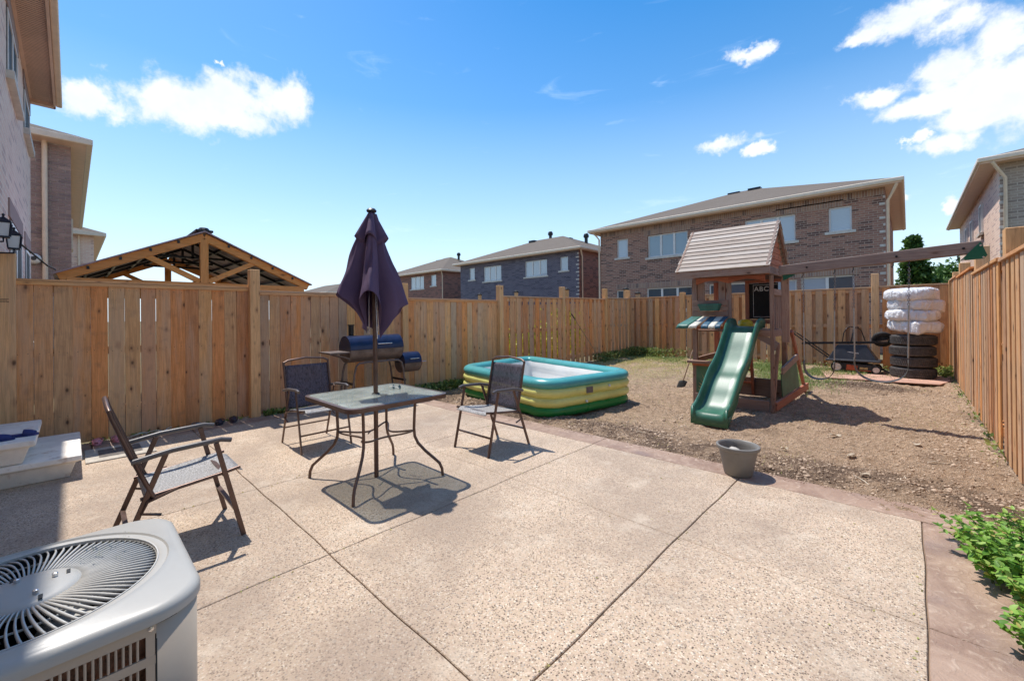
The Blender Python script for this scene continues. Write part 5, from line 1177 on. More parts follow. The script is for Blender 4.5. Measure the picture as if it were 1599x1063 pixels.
# slide
def slide(u, v):
    PR_ = [(7.02, 1.20), (6.86, 1.195), (6.74, 1.15), (6.62, 1.03), (6.48, .86), (6.34, .70), (6.22, .60), (6.10, .52), (5.98, .41), (5.87, .29), (5.76, .19), (5.66, .145), (5.56, .13)]
    n = len(PR_) - 1; f = v * n; i = min(n - 1, int(f)); t = f - i
    def cr(a, b_, c, d, t): return .5 * ((2 * b_) + (-a + c) * t + (2 * a - 5 * b_ + 4 * c - d) * t * t + (-a + 3 * b_ - 3 * c + d) * t ** 3)
    g_ = lambda j: PR_[max(0, min(n, j))]
    y = cr(g_(i - 1)[0], g_(i)[0], g_(i + 1)[0], g_(i + 2)[0], t); z = cr(g_(i - 1)[1], g_(i)[1], g_(i + 1)[1], g_(i + 2)[1], t)
    XS = [(-.245, -.02), (-.25, .085), (-.243, .105), (-.228, .112), (-.213, .104), (-.203, .08), (-.19, .02), (-.165, .002), (-.08, .0), (0, 0), (.08, .0), (.165, .002), (.19, .02), (.203, .08), (.213, .104), (.228, .112), (.243, .105), (.25, .085), (.245, -.02)]
    p = XS[int(round(u * (len(XS) - 1)))]
    side = 1 + .35 * min(1, v * 5) * (1 - max(0, (v - .8) / .2)) - .35 * max(0, (v - .85) / .15) if p[1] > .05 else 1
    return (-1.745 - .105 * v + p[0] * (.86 + .04 * v), y, z + p[1] * side)
sl = MB().grid(slide, 19, 61)
k = len(sl.v); e0 = [slide(i / 18, 1.0) for i in range(19)]; sl.v += [tuple(p) for p in e0] + [(p[0], p[1] - .006, -.02) for p in e0]
for i in range(18): sl.f.append((k + i, k + i + 1, k + 19 + i + 1, k + 19 + i))
for sd_ in (0, 18):       # skirts down the last stretch
    k = len(sl.v); c_ = [slide(sd_ / 18, .72 + .28 * t / 6) for t in range(7)]; sl.v += [tuple(p) for p in c_] + [(p[0], p[1], max(-.02, min(p[2], (1 - t / 6) * .28 - .02))) for t, p in enumerate(c_)]
    for i in range(6): sl.f.append((k + i, k + i + 1, k + 7 + i + 1, k + 7 + i))
slo = sl.build('slide', M['green_plastic'], None, smooth=50, solid=.006)
tag(slo, 'green plastic wavy slide running down from the playhouse deck', 'slide')
yt = MB().lathe([(0, .16), (.06, .155), (.10, .13), (.115, .07), (.12, 0), (0, 0)], (-1.86, 7.28, 1.142), 12).build('tub', M['yellow_plastic'], None, smooth=50); tag(yt, 'upturned yellow plastic tub at the top of the slide', 'tub')

# swing beam, hangers, swings
sb = thing('swing_beam', 'long weathered swing beam from the playhouse to the right fence', 'beam', (-.35, 6.92, 1.95))
BA, BB = Vector((-1.33, 6.955, 1.995)), Vector((.60, 6.87, 2.10))
MB().bar(BA, BB, .09, .135).build('beam', M['beam'], sb, bevel=.008)
def onbeam(x): t = (x - BA.x) / (BB.x - BA.x); return BA + (BB - BA) * t
def bracket(pts, y, nm_='bracket'):
    return MB().prism(pts, 'y', y, y + .006).build(nm_, M['green_bracket'], sb)
bracket([(.575, 2.15), (.42, 1.955), (.60, 1.965), (.625, 2.0)], BB.y - .056)
MB().lathe([(0, 0), (.010, .001), (.010, .006), (0, .008)], (.445, BB.y - .063, 1.965), 8, 'y').lathe([(0, 0), (.010, .001), (.010, .006), (0, .008)], (.575, BB.y - .063, 2.11), 8, 'y').lathe([(0, 0), (.010, .001), (.010, .006), (0, .008)], (.595, BB.y - .063, 1.98), 8, 'y').build('bolts', M['chrome'], sb, kind='stuff')
bracket([(-1.29, 1.935), (-1.13, 1.93), (-1.28, 1.85)], BA.y - .03)
for x in (-1.0, -.1, .45): 
    p = onbeam(x); MB().lathe([(0, 0), (.013, .001), (.013, .008), (0, .01)], (x, p.y - .053, p.z), 8, 'y').build('beam_bolt', M['black_metal'], sb)
def chain(parent, top, bot, name='chain', mat='galv', link=.034, r=.0032):
    top = Vector(top); bot = Vector(bot); n = max(2, int((top - bot).length / (link * .72))); m = MB()
    for i in range(n):
        c = top + (bot - top) * (i + .5) / n; hor = i % 2
        pts = []
        for k in range(8):
            a = 2 * math.pi * k / 8; dx = math.cos(a) * link * .30; dz = math.sin(a) * link * .5
            pts.append(c + (Vector((dx, 0, dz)) if hor else Vector((0, dx, dz))))
        m.tube(pts, r, 4, closed=True)
    return m.build(name, M[mat], parent, kind='stuff')
def hanger(x, parent):
    p = onbeam(x); MB().tube([(x, p.y, p.z - .065), (x, p.y, p.z - .10), (x - .015, p.y, p.z - .12), (x, p.y, p.z - .14), (x + .015, p.y, p.z - .12)], .006, 6).build('hook', M['black_metal'], parent); return Vector((x, p.y, p.z - .135))
def swing(x0, x1, zt, zb, label, lean=0, belt='grey_mat'):
    t = thing('swing', label, 'swing', ((x0 + x1) / 2, 6.9, zb), 'belt swings hanging from the beam')
    a = hanger(x0, t); c = hanger(x1, t); e0 = Vector((x0 - .0 + lean, a.y + .02, zt)); e1 = Vector((x1 - .02 + lean, c.y + .02, zt + .02))
    chain(t, a, a.lerp(e0, .42)); chain(t, c, c.lerp(e1, .42))
    MB().tube([a.lerp(e0, .42), e0], .0085, 6).build('rope', M['rope'], t, smooth=60); MB().tube([c.lerp(e1, .42), e1], .0085, 6).build('rope', M['rope'], t, smooth=60)
    def seat(u, v): a_ = math.pi * u; x = (e0.x + e1.x) / 2 - (e1.x - e0.x) / 2 * math.cos(a_) * (1 + .12 * math.sin(a_)); z = zt - (zt - zb) * math.sin(a_) ** .75; return (x, a.y - .06 + .14 * v, z)
    MB().grid(seat, 21, 4).build('belt_seat', M['play_belt'], t, smooth=180, solid=.006)
M['play_belt'] = plain('weathered_belt', (.13, .125, .11), .6, 0, .2)
swing(-1.05, -.70, .74, .50, 'belt swing hanging nearer the playhouse'); swing(-.51, .01, .82, .53, 'belt swing hanging in front of the stacked tyres')
for x in (-.13, .41): hanger(x, sb)

# ------------------------------------------------------------------ board, tyres, mower, wheelbarrow
bd = MB(); bp = [(-1.62, 12.55), (-1.24, 10.80), (-.4, 10.88), (.40, 10.98), (.56, 11.6), (.62, 12.6)]
bd.prism(bp, 'z', .035, .052); tag(bd.build('ground_board', M['board'], None), 'faded pink board on the ground under the mower and tyres', 'board')
TYX, TYY = .05, 11.93
tr_mesh = None
def tyre_mesh():
    m = MB(); N = 72; R_ = .345; w = .205
    prof = [(.20, .03), (.195, .045), (.24, .012), (.30, .0), (.335, .012), (.345, .035), (.347, .06), (.347, w - .06), (.345, w - .035), (.335, w - .012), (.30, w), (.24, w - .012), (.195, w - .045), (.20, w - .03), (.21, w / 2)]
    m.lathe(prof + [prof[0]], (0, 0, 0), N)
    for j in range(N):
        t = 2 * math.pi * (j + .5) / N
        for (z0, z1, off) in ((.030, .070, 0), (.078, .122, .5), (.130, .172, 0)):
            t0 = t + off * 2 * math.pi / N; a0, a1 = t0 - .028, t0 + .028; sk = .018
            r0, r1 = .343, .358
            m.add([(r0 * math.cos(a0), r0 * math.sin(a0), z0), (r0 * math.cos(a1), r0 * math.sin(a1), z0), (r0 * math.cos(a1 + sk), r0 * math.sin(a1 + sk), z1), (r0 * math.cos(a0 + sk), r0 * math.sin(a0 + sk), z1),
                   (r1 * math.cos(a0), r1 * math.sin(a0), z0), (r1 * math.cos(a1), r1 * math.sin(a1), z0), (r1 * math.cos(a1 + sk), r1 * math.sin(a1 + sk), z1), (r1 * math.cos(a0 + sk), r1 * math.sin(a0 + sk), z1)],
                  [(4, 5, 6, 7), (0, 1, 5, 4), (1, 2, 6, 5), (2, 3, 7, 6), (3, 0, 4, 7)])
    o = m.build('tyre', M['tread'], None, smooth=35); return o
t0_ = tyre_mesh(); tl = ['lowest bare tyre of the stack, resting on the pink board', 'second bare tyre from the bottom of the stack', 'third bare tyre from the bottom of the stack', 'topmost bare tyre, just under the bagged ones']
for i in range(4):
    o = t0_ if i == 0 else t0_.copy()
    if i: C.objects.link(o)
    o.location = (TYX + [.0, .01, -.005, .012][i], TYY + [0, .01, -.01, 0][i], .053 + .221 * i); o.rotation_euler[2] = i * .7; tag(o, tl[i], 'tyre', 'bare tyres in the stack')
def bag_mesh(seed):
    r_ = random.Random(seed); m = MB(); ph_ = [r_.uniform(0, 6.28) for _ in range(8)]
    flapa = r_.uniform(-2.2, -.9)
    def f(u, v):
        a = 2 * math.pi * u; t = math.pi * v; c = math.cos(t)
        z = .118 - .128 * math.copysign(abs(c) ** .6, c); rr = (.392 + .02 * math.sin(a * 2 + ph_[4]) + .014 * math.sin(5 * a + ph_[5])) * math.sin(t) ** .42 if 0 < v < 1 else 0
        wr = .017 * math.sin(7 * a + ph_[0] + 2.0 * math.sin(3 * a) + 4 * v) + .012 * math.sin(13 * a + ph_[1] + 9 * v) + .008 * math.sin(29 * a + ph_[2] - 12 * v)
        d = (a - flapa + math.pi) % (2 * math.pi) - math.pi; fl = .09 * math.exp(-(d / .28) ** 2) * (1 if .4 < v < .75 else .25)
        rr += wr * math.sin(t) + fl * math.sin(t); z += -.10 * math.exp(-(d / .4) ** 2) * math.sin(t) * (v < .5) + .014 * math.sin(3 * a + ph_[6]) * math.sin(t) + .006 * math.sin(23 * a + ph_[3]) * math.sin(t)
        return (rr * math.cos(a), rr * math.sin(a), z)
    m.grid(f, 96, 26, True); return m.build('bagged_tyre', M['bag'], None, smooth=180)
bl = ['bagged tyre with a torn flap directly on the bare tyres', 'second bagged tyre from below, white plastic bulging right', 'third bagged tyre from below in wrinkled white plastic', 'topmost bagged tyre wrapped in white plastic']
for i in range(4):
    o = bag_mesh(20 + i); o.location = (TYX + [.03, -.01, .02, -.02][i], TYY + [-.02, 0, .01, 0][i], .053 + .885 + .212 * i); o.rotation_euler = (R([2, -2, 2, -3][i]), R([3, -2, 2, -2][i]), [0, 3.4, 1.1, 2.3][i]); tag(o, bl[i], 'bagged tyre', 'tyres wrapped in white plastic bags')
mw = thing('lawn_mower', 'orange lawn mower parked under the upturned wheelbarrow', 'lawn mower', (-.85, 12.15, .05)); GZ0 = .055
MB().prism([(-1.22, .10), (-.52, .09), (-.47, .17), (-.60, .24), (-1.12, .27), (-1.24, .2)], 'y', 11.98, 12.38).build('deck', M['black_plastic'], mw, bevel=.015)
MB().prism([(-1.04, .10), (-.84, .095), (-.83, .21), (-1.02, .23)], 'y', 11.972, 12.0).build('orange_cover', M['orange'], mw, bevel=.008)
MB().box(-.84, -.60, 11.974, 11.99, .095, .115).build('orange_strip', M['orange'], mw)
MB().box(-.92, -.66, 12.08, 12.30, .25, .33).build('engine', M['black_plastic'], mw, bevel=.02)
MB().box(-.80, -.66, 11.972, 11.985, .13, .18).build('yellow_strip', M['sun_yellow'], mw)
for (x, y, r_) in ((-1.19, 11.93, .115), (-1.19, 12.42, .115), (-.52, 11.93, .085), (-.52, 12.42, .085)):
    o = MB().lathe([(r_ * .7, 0), (r_, .005), (r_, .04), (r_ * .7, .045)], (x, y, GZ0 + r_), 28, 'y').build('wheel', M['rubber'], mw, smooth=40)
    MB().lathe([(0, .0), (r_ * .2, -.004), (r_ * .25, .004), (r_ * .72, .004), (r_ * .74, .04), (0, .04)], (x, y, GZ0 + r_), 24, 'y').build('hub', M['wheel'], o, smooth=40)
for y in (12.0, 12.38): MB().tube([(-1.18, y, .24), (-1.28, y, .30), (-2.02, y, .90)], .013, 8).build('handle_bar', M['black_metal'], mw, smooth=60)
MB().tube([(-2.02, 12.0, .90), (-2.06, 12.05, .93), (-2.06, 12.33, .93), (-2.02, 12.38, .90)], .014, 8).build('grip', M['galv'], mw, smooth=60)
MB().bar((-.48, 12.0, .20), (-.30, 11.9, .10), .05, .03).build('front_guard', M['black_metal'], mw)
wb = thing('wheelbarrow', 'black wheelbarrow upside down on the mower, its wheel in the air', 'wheelbarrow', (-.9, 12.1, .3))
def trap(z, x0, x1, y0, y1): return [(x0, y0, z), (x1, y0, z), (x1, y1, z), (x0, y1, z)]
tm = MB(); tm.add(trap(.30, -1.40, -.44, 11.90, 12.48) + trap(.33, -1.40, -.44, 11.90, 12.48) + trap(.34, -1.36, -.50, 11.94, 12.44) + trap(.66, -1.19, -.68, 12.03, 12.35), [(0, 1, 2, 3)] + [(4 * q_ + i, 4 * q_ + (i + 1) % 4, 4 * q_ + 4 + (i + 1) % 4, 4 * q_ + 4 + i) for q_ in range(3) for i in range(4)] + [(15, 14, 13, 12)])
tm.build('tray', M['black_plastic'], wb, bevel=.012)
lg = MB()
for q_ in range(9):
    xx = -1.0 + q_ * .022; zz = .50 - q_ * .0032; yy = 11.94 + .09 * ((zz - .34) / .32) - .0035
    lg.box(xx, xx + .012 + .004 * (q_ % 2), yy - .002, yy + .002, zz, zz + .016)
lg.build('white_lettering', M['white_plastic'], wb)
for y in (12.0, 12.36): MB().bar((-1.86, y, .665), (-.32, y + (.04 if y < 12.1 else -.04), .735), .03, .035).build('handle_pole', M['black_metal'], wb, bevel=.004)
for (x0, x1) in ((-1.10, -.98), (-.98, -.72)):
    MB().tube([(x0, 12.0, .70), (x0 + .03, 12.0, .92), (x0 + .08, 12.03, 1.04), (-.98 + .02, 12.1, 1.07), (-.84, 12.22, 1.05), (-.78, 12.3, .98), (-.72, 12.36, .74)] if x0 < -1 else [(-.98, 12.36, .70), (-.93, 12.36, .95), (-.88, 12.3, 1.05)], .010, 6).build('leg', M['black_metal'], wb, smooth=60)
MB().tube([(-.93, 12.0, .74), (-.90, 12.02, 1.0), (-.87, 12.08, 1.05)], .010, 6).build('leg', M['black_metal'], wb, smooth=60)
wl = MB().lathe([(.10, -.035), (.14, -.045), (.175, -.03), (.185, 0), (.175, .03), (.14, .045), (.10, .035)], (0, 0, 0), 32, 'y').build('wheel', M['rubber'], wb, smooth=50)
wl.location = Vector((-.42, 12.18, .80)) - Vector(WO[wb.name]); wl.rotation_euler = (R(28), 0, R(8)); 
rm = MB().lathe([(0, -.03), (.03, -.03), (.03, -.01), (.09, -.012), (.105, -.03), (.105, .03), (.09, .012), (.03, .01), (.03, .03), (0, .03)], (0, 0, 0), 24, 'y').build('rim', M['galv'], None, smooth=50); rm.parent = wl; rm.location = (0, 0, 0)
for o_ in (wl, rm):
    zc = WO[o_.name]
    for v_ in o_.data.vertices: v_.co += Vector(zc)
MB().bar((-.60, 12.18, .74), (-.34, 12.16, .80), .30, .02).build('axle_bracket', M['black_metal'], wb)
# rake and shovel
rk = thing('garden_rake', 'thin long-handled rake leaning on the gapped left fence', 'rake', (-6.6, 10.6, 0))
MB().tube([(-6.64, 9.46, 1.32), (-6.60, 10.75, .06)], .011, 6).build('handle', M['handle_wood'], rk); MB().tube([(-6.645, 9.36, 1.42), (-6.64, 9.52, 1.27)], .017, 6).build('grip', M['black_plastic'], rk)
sh = thing('shovel', 'shovel with pale handle stuck in the grass left of the playhouse', 'shovel', (-3.2, 8.2, 0))
MB().tube([(-3.06, 8.46, .80), (-3.20, 8.20, .10)], .014, 6).build('handle', M['handle_wood'], sh)
def blade_(u, v): x = (u - .5) * .15 * (1 - .25 * v * v); return (-3.20 - .06 * v + x, 8.20 - .10 * v + .25 * x, .11 - .22 * v - .10 * (u - .5) ** 2)
MB().grid(blade_, 7, 7).build('blade', M['rubber'], sh, smooth=60, solid=.003)

# ------------------------------------------------------------------ vegetation
def leaves(name, pts, size, mat, label=None, cat=None, kind=None, parent=None, aspect=1.7, flat=.0, fold=True):
    """many small leaves as one mesh: each is two triangles folded along the midrib"""
    n = len(pts); s = size * RNG.uniform(.6, 1.35, n)[:, None]
    d = RNG.normal(size=(n, 3)); d[:, 2] *= (1 - flat); d /= np.linalg.norm(d, axis=1)[:, None]
    t = RNG.normal(size=(n, 3)); t -= (t * d).sum(1)[:, None] * d; t /= np.linalg.norm(t, axis=1)[:, None]; nn = np.cross(d, t)
    a = pts; c = pts + d * s * aspect; m_ = pts + d * s * aspect * .5; l = m_ + t * s * .5 + nn * s * .12; r = m_ - t * s * .5 + nn * s * .12
    v = np.stack([a, l, c, r], 1).reshape(-1, 3); f = np.arange(n)[:, None] * 4 + np.array([[0, 3, 2, 1]])
    o = raw(name, v, f, mat, False, parent, kind)
    if label: o['label'] = label
    if cat: o['category'] = cat
    return o
def crown(cx, cy, cz, rx, ry, rz, n, clumps=40, sp=.28):
    cc = RNG.normal(size=(clumps, 3)); cc /= np.linalg.norm(cc, axis=1)[:, None]; cc *= RNG.uniform(.45, 1.0, clumps)[:, None] ** .6; cc[:, 2] = np.where(cc[:, 2] < -.6, -.6, cc[:, 2])
    cs = RNG.uniform(.5, 1.3, clumps)
    k = RNG.integers(0, clumps, n); p = cc[k] + RNG.normal(size=(n, 3)) * sp * cs[k][:, None] * .55
    return np.array([cx, cy, cz]) + p * np.array([rx, ry, rz])
def tree(x, y, h, r, label, n=14000, leaf=.16, group='trees behind the houses', conifer=False):
    t = thing('tree', label, 'tree', (x, y, -.1), group)
    MB().tube([(x, y, -.1), (x + .1, y, h * .3), (x - .05, y + .1, h * .6), (x, y, h * .9)], [.22, .17, .11, .03], 9).build('trunk', M['bark'], t, smooth=60)
    for i in range(0 if conifer else 6):
        a = random.uniform(0, 6.28); z = h * (.3 + .09 * i); MB().tube([(x, y, z), (x + math.cos(a) * r * .5, y + math.sin(a) * r * .5, z + h * .10), (x + math.cos(a) * r * .8, y + math.sin(a) * r * .8, z + h * .2)], [.07, .045, .015], 6).build('branch', M['bark'], t)
    if conifer:
        P = []
        for k in range(26):
            zz = h * (.14 + .84 * k / 26); rr = r * (1 - k / 27) * RNG.uniform(.75, 1.2); nb_ = 9
            for j in range(nb_):
                a = RNG.uniform(0, 6.28); L_ = rr * RNG.uniform(.6, 1.1); m_ = int(n / 26 / nb_); tt = RNG.uniform(0, 1, m_)
                P.append(np.stack([x + np.cos(a) * L_ * tt + RNG.normal(0, .10, m_), y + np.sin(a) * L_ * tt + RNG.normal(0, .10, m_), zz - .12 * L_ * tt + RNG.normal(0, .08, m_)], 1))
        pts = np.concatenate(P)
    else: pts = crown(x, y, h * .62, r, r, h * .42, n)
    leaves('crown', pts, leaf, M['tree_leaf'], parent=t)
tree(.25, 38, 6.4, 1.6, 'dark conifer rising between the brown and tan brick houses', 16000, .17, conifer=True)
tree(3.2, 47, 5.2, 2.6, 'rounded bush-like tree behind the fence corner, right of the conifer', 12000, .18); tree(1.2, 42, 3.9, 1.4, 'low tree at the foot of the dark conifer', 7000, .15); tree(5.6, 52, 5.6, 2.8, 'far tree half hidden by the tan house', 9000, .2)
# yellow-green plants beyond the gapped left fence
for (x, y, h, lab) in ((-7.6, 7.9, 1.15, 'yellow-green shrub glimpsed through the first gapped fence bay'), (-7.7, 10.2, 1.45, 'yellow-green shrub glimpsed through the second gapped fence bay'), (-7.6, 9.0, 1.0, 'yellow-green shrub behind the post between gapped bays')):
    t = thing('shrub', lab, 'shrub', (x, y, -.1), 'shrubs behind the left fence'); leaves('foliage', crown(x, y, h * .5, .5, 1.1, h * .55, 2600, 30), .05, M['golden'], parent=t)
    for i in range(5): MB().tube([(x + .05 * i, y - .4 + .2 * i, -.1), (x + .04 * i, y - .42 + .2 * i, h * .8)], .012, 5).build('stem', M['canna_stem'], t)
# mint clump at lower right: stems, and every large leaf a piece of its own
def leaf_mesh(L):
    bm = bmesh.new(); prof = [(0, .0), (.18, .23), (.42, .31), (.72, .19), (1, 0)]; vs = []
    for i, (t, w) in enumerate(prof):
        z = -.25 * t * t * L
        vs.append([bm.verts.new((t * L, w * L * (1.08 if i % 2 else .92), z + .05 * L * (w > 0))), bm.verts.new((t * L, 0, z - .02 * L)), bm.verts.new((t * L, -w * L * (1.08 if i % 2 else .92), z + .05 * L * (w > 0)))] if 0 < i < 4 else [bm.verts.new((t * L, 0, z))])
    def f(*a): bm.faces.new(a)
    f(vs[0][0], vs[1][1], vs[1][0]); f(vs[0][0], vs[1][2], vs[1][1])
    for i in (1, 2): f(vs[i][0], vs[i][1], vs[i + 1][1], vs[i + 1][0]); f(vs[i][1], vs[i][2], vs[i + 1][2], vs[i + 1][1])
    f(vs[3][0], vs[3][1], vs[4][0]); f(vs[3][1], vs[3][2], vs[4][0])
    me = D.meshes.new('leaf'); bm.to_mesh(me); bm.free(); me.materials.append(M['mint']); me.shade_smooth(); return me
LM = [leaf_mesh(s) for s in (.036, .044, .052, .027)]
def herb(label, cx, cy, rx, ry, h, nst, nleaf_obj, seed, extra=()):
    r_ = random.Random(seed); t = thing('herb_plant', label, 'plant', (cx, cy, 0), 'leafy herbs at the patio edge'); st = MB(); spots = []
    stems = []
    for i in range(nst):
        a = r_.uniform(0, 6.28); q = r_.random() ** .5; bx_, by_ = cx + rx * q * .75 * math.cos(a), cy + ry * q * .75 * math.sin(a); hh = h * r_.uniform(.55, 1.05) * (1 - .35 * q * q)
        lx, ly = rx * .45 * q * math.cos(a) + r_.uniform(-.04, .04), ry * .45 * q * math.sin(a) + r_.uniform(-.04, .04); stems.append((bx_, by_, lx, ly, hh))
    stems += list(extra)
    for (bx_, by_, lx, ly, hh) in stems:
        pts = [Vector((bx_ + lx * (k / 6) ** 1.6, by_ + ly * (k / 6) ** 1.6, hh * k / 6)) for k in range(7)]; st.tube(pts, [.0032 * (1 - .1 * k) for k in range(7)], 5)
        nn_ = int(4 + hh / .035)
        for k in range(nn_):
            f_ = .22 + .78 * k / nn_; i0 = min(5, int(f_ * 6)); p = pts[i0].lerp(pts[i0 + 1], f_ * 6 - i0); a0 = r_.uniform(0, 3.14)
            for s_ in (0, math.pi): spots.append((p, a0 + s_ + r_.uniform(-.3, .3), f_))
        for q_ in range(4): spots.append((pts[-1], q_ * 1.57 + r_.uniform(0, .6), 1.0))
    st.build('stems', M['canna_stem'], t, kind='stuff')
    r_.shuffle(spots); spots.sort(key=lambda s: -s[0].z + r_.uniform(-.05, .05))
    V, F = [], []
    for i, (p, a, f_) in enumerate(spots):
        me = LM[0 if f_ < .5 else r_.choice((0, 1, 2, 2))] if f_ < 1 else LM[r_.choice((3, 0))]
        rx_ = r_.uniform(-.6, .6); ry_ = r_.uniform(-.75, .45) - (.3 if f_ == 1 else 0)
        if i < nleaf_obj: inst(me, 'leaf', t, p, rot=(rx_, ry_, a), scale=(r_.uniform(.75, 1.15),) * 3)
        else:
            mt = Matrix.Translation(p) @ Matrix.Rotation(a, 4, 'Z') @ Matrix.Rotation(ry_, 4, 'Y') @ Matrix.Rotation(rx_, 4, 'X'); k = len(V); V += [tuple(mt @ v.co) for v in me.vertices]; F += [tuple(k + j for j in pl.vertices) for pl in me.polygons]
    if V:
        m = MB(); m.v = V; m.f = F; m.build('lower_leaves', M['mint'], t, smooth=180, kind='stuff', fixn=False)
herb('large bright green herb clump spilling over the stamped border at right', .47, 3.32, .27, .42, .33, 120, 296, 3, extra=((.26, 3.60, -.16, .10, .16), (.25, 3.52, -.13, -.02, .14), (.30, 3.7, -.05, .12, .2)))
herb('smaller bright green herb clump at the lower right corner of the photo', .45, 2.68, .17, .14, .22, 46, 240, 8)
# weeds and grass: masses nobody could count
def band(n, fx, fy, z, hh): return np.stack([fx(n), fy(n), z + RNG.uniform(0, 1, n) ** 1.6 * hh], 1)
U = lambda a, c: (lambda n: RNG.uniform(a, c, n))
wp = [band(450, U(-6.80, -6.70), U(1.9, 2.5), 0, .04), band(2600, lambda n: -6.78 + np.abs(RNG.normal(0, .12, n)), U(4.3, 6.2), -.02, .12), band(90, U(-6.8, -6.76), U(-.3, 1.8), 0, .02),
      band(2600, lambda n: -6.78 + np.abs(RNG.normal(0, .2, n)), U(10.6, 12.8), 0, .26), band(2600, lambda n: -6.7 + np.abs(RNG.normal(0, .8, n)), lambda n: 12.82 - np.abs(RNG.normal(0, .2, n)), .0, .34),
      band(170, lambda n: .66 - np.abs(RNG.normal(0, .05, n)), U(6.0, 12.6), 0, .05), band(1000, lambda n: RNG.uniform(-4, .6, n), lambda n: 12.8 - np.abs(RNG.normal(0, .08, n)), .04, .12), band(500, lambda n: RNG.normal(.55, .08, n), lambda n: RNG.normal(12.5, .12, n), .04, .2)]
wd = leaves('weeds', np.concatenate(wp), .032, M['weed'], 'low green weeds along the feet of the fences', 'weeds', 'stuff')
def tuft_pts(n, xf, yf): x = xf(n); y = yf(n); return x, y
def blades(name, x, y, h, mat, label, cat, w=.004):
    n = len(x); z = soil_h(x, y); a = RNG.uniform(0, 6.28, n); l = RNG.uniform(.2, 1.0, n) * h; hh = h * RNG.uniform(.35, 1.1, n)
    b0 = np.stack([x - np.sin(a) * w, y + np.cos(a) * w, z], 1); b1 = np.stack([x + np.sin(a) * w, y - np.cos(a) * w, z], 1); tp = np.stack([x + np.cos(a) * l, y + np.sin(a) * l, z + hh], 1)
    v = np.stack([b0, b1, tp], 1).reshape(-1, 3); f = np.arange(n)[:, None] * 3 + np.array([[0, 1, 2]]); o = raw(name, v, f, mat, False, None, 'stuff'); o['label'] = label; o['category'] = cat; return o
n = 60000; x = RNG.uniform(-6.6, -1.2, n); y = 12.8 - np.abs(RNG.normal(0, 2.3, n)); x = np.where(RNG.random(n) < .45, x, -6.6 + np.abs(RNG.normal(0, 2.6, n)))
keep = (y > 6.6) & (x < .2) & ((x + 6.6) * .55 + (12.8 - y) * .62 < RNG.uniform(.6, 4.6, n)) & (vnoise(x, y, 2.4, 9) > RNG.uniform(.15, .62, n))
blades('dry_grass', x[keep], y[keep], .045, M['straw'], 'patchy dry grass in the far left part of the yard', 'grass')
n = 26000; x = np.concatenate([RNG.normal(-2.3, .9, n // 2), RNG.uniform(-6.2, -2.2, n // 4), RNG.normal(-1.75, .35, n // 4)]); y = np.concatenate([12.3 - np.abs(RNG.normal(0, .75, n // 2)), 12.6 - np.abs(RNG.normal(0, .55, n // 4)), RNG.normal(10.3, .7, n // 4)])
k = (y < 12.85) & (vnoise(x, y, 3.1, 4) > .3); blades('green_grass', x[k], y[k], .09, M['weed'], 'yellow-green grass growing along the back fence', 'grass', .004)
n = 9000; x = RNG.uniform(-6.5, .6, n); y = RNG.uniform(4.3, 12, n); k = vnoise(x, y, 1.7, 21) > .62; blades('sparse_grass', x[k], y[k], .03, M['straw'], 'sparse dry blades scattered over the soil', 'grass', .0025)
# clods: scattered lumps of earth
ICO = None
def scatter(name, x, y, s, mat, label, cat='soil', zoff=0):
    global ICO
    if ICO is None:
        bm = bmesh.new(); bmesh.ops.create_icosphere(bm, subdivisions=1, radius=1); ICO = (np.array([v.co[:] for v in bm.verts]), np.array([[v.index for v in f.verts] for f in bm.faces])); bm.free()
    iv, if_ = ICO; n = len(x); z = soil_h(x, y) + zoff
    V = iv[None] * (1 + RNG.uniform(-.32, .32, (n, len(iv), 1))); sc = s[:, None] * RNG.uniform(.65, 1.4, (n, 3)) * np.array([1, 1, .72]); V = V * sc[:, None, :]
    a = RNG.uniform(0, 6.28, n); ca, sa = np.cos(a)[:, None], np.sin(a)[:, None]; X_ = V[..., 0] * ca - V[..., 1] * sa; Y_ = V[..., 0] * sa + V[..., 1] * ca
    V = np.stack([X_ + x[:, None], Y_ + y[:, None], V[..., 2] + z[:, None] + s[:, None] * .15], -1).reshape(-1, 3)
    F_ = (if_[None] + (np.arange(n) * len(iv))[:, None, None]).reshape(-1, 3); o = raw(name, V, F_, mat, False, None, 'stuff'); o['label'] = label; o['category'] = cat
n = 46000; x = RNG.uniform(-6.7, .68, n); y = 4.2 + 8.5 * RNG.random(n) ** 1.25; k = vnoise(x, y, 1.1, 31) + .35 * RNG.random(n) > .38; x, y = x[k], y[k]; scatter('soil_clods', x, y, .003 + .010 * RNG.random(len(x)) ** 3.6, M['clod'], 'dry crumbly clods scattered over the bare yard')
n = 11000; x = RNG.uniform(-6.0, .68, n); y = 4.62 + RNG.normal(0, .24, n) - 1.3 * (vnoise(x, 0 * x, .8, 5) - .5) * .4; k = (y > 4.2) & (vnoise(x, y, 2.2, 12) + .3 * (RNG.random(len(x)) - .5) > .47); x, y = x[k], y[k]
x2 = RNG.normal(-.62, .5, 3000); y2 = RNG.normal(10.2, .20, 3000); x = np.concatenate([x, x2]); y = np.concatenate([y, y2]); scatter('damp_clods', x, y, .003 + .011 * RNG.random(len(x)) ** 4, M['damp_clod'], 'dark freshly dug clods along the patio edge and before the board')
n = 9000; x = RNG.uniform(-5.5, .66, n); y = 4.3 + 8.2 * RNG.random(n) ** 1.4; k = (vnoise(x, y, 1.6, 41) * .6 + vnoise(x, y, 5.2, 42) * .4) > .60; x, y = x[k], y[k]
scatter('soil_lumps', x, y, .007 + .016 * RNG.random(len(x)) ** 2.4, M['clod'], 'larger lumps of dry earth clustered in patches over the yard', zoff=-.004)
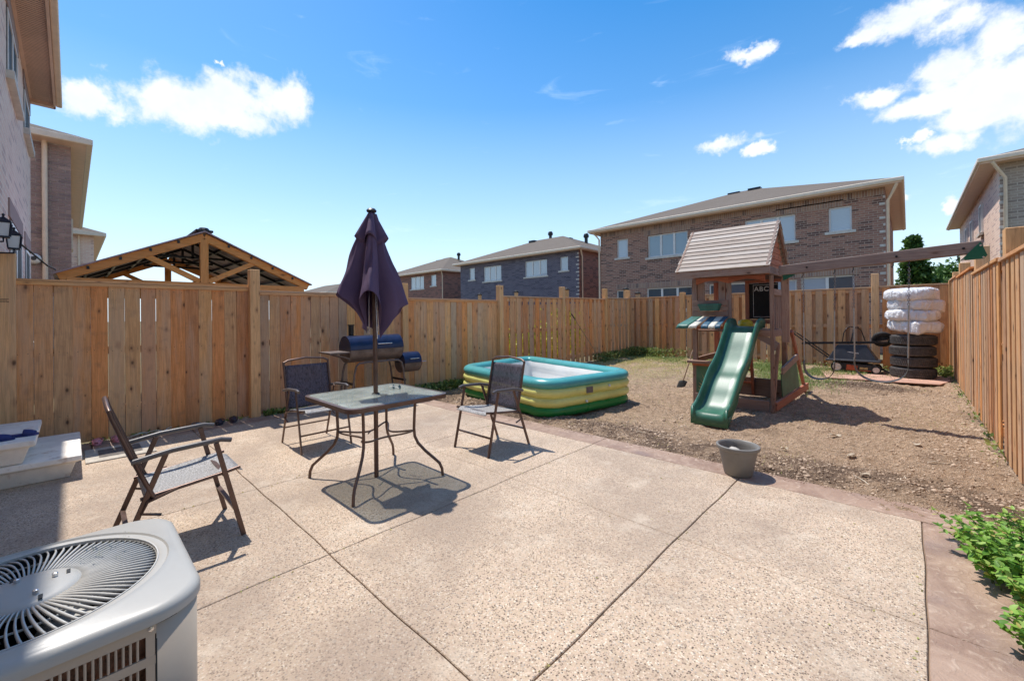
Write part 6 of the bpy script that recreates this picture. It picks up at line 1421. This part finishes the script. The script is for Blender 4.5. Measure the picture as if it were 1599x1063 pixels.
# side bed clods
n = 1500; x = RNG.uniform(.36, .68, n); y = RNG.uniform(2.2, 4.2, n); scatter('bed_clods', x, y, .004 + .010 * RNG.random(n) ** 3, M['clod'], 'dry clods in the narrow bed by the right fence')
# dry leaves and twigs lying about
for i, (x, y, s, rz) in enumerate(((-.62, 6.0, .055, .3), (-.42, 5.25, .06, 1.2), (-.95, 5.1, .035, .5), (.05, 6.1, .05, 2.0), (-.28, 4.62, .05, .9))):
    lf_ = MB().grid(lambda u, v: ((u - .5) * 2 * s, (v - .5) * s * (1 - (2 * u - 1) ** 2) * 1.1, .012 * math.sin(u * 5 + v * 3) + .02), 7, 5).build('dry_leaf', M['litter'], None, smooth=180)
    lf_.location = (x, y, float(soil_h(x, y)) + .012); lf_.rotation_euler[2] = rz
    tag(lf_, ['pale curled leaf lying midway between slide foot and right fence', 'larger pale leaf on the open soil right of the pot', 'small pale leaf just behind the grey pot', 'pale leaf near the right fence on open soil', 'pale leaf on the damp soil strip near the herb clump'][i], 'dry leaf')
for i, (x, y, rz, L_) in enumerate(((-.30, 4.5, 2.1, .09), (-.05, 4.72, 1.2, .07), (.2, 5.6, .4, .1), (-2.3, 4.62, .2, .06))):
    tw = MB().tube([(0, 0, .015), (L_ * .6, .012, .03), (L_ * 1.4, 0, .02), (L_ * 2, .03, .03)], [.006, .005, .004, .002], 5).build('twig', M['litter'], None); tw.location = (x, y, float(soil_h(x, y))); tw.rotation_euler[2] = rz
    tag(tw, ['pale twig lying on the dark soil strip', 'short twig beyond the dark soil strip', 'twig near the foot of the right fence', 'short twig by the patio edge in front of the pool'][i], 'twig')

n = 260; x = RNG.uniform(-5.2, -.1, n); y = RNG.uniform(.3, 3.8, n); k = np.where(RNG.random(n) < .5, 1, 0)
x = np.where(k == 1, x, RNG.choice([-3.89, -2.5, -1.06, .02], n) + RNG.normal(0, .012, n)); P_ = np.stack([x, y, np.full(n, .004)], 1)
leaves('leaf_crumbs', P_, .0085, M['straw'], 'tiny dry leaf crumbs lying on the patio slabs', 'leaf litter', 'stuff', flat=.93)
n = 700; x = RNG.uniform(-4.8, .3, n); y = 4.17 - np.abs(RNG.normal(0, .045, n)); iv, if_ = ICO; sz = (.0015 + .005 * RNG.random(n) ** 3)[:, None, None]
V = iv[None] * sz * RNG.uniform(.6, 1.3, (n, 12, 1))[:, :len(iv)] + np.stack([x, y, np.full(n, .006)], 1)[:, None, :]
o = raw('spilled_soil', V.reshape(-1, 3), (if_[None] + (np.arange(n) * len(iv))[:, None, None]).reshape(-1, 3), M['clod'], False, None, 'stuff'); o['label'] = 'soil crumbs spilled over the stamped border'; o['category'] = 'soil'
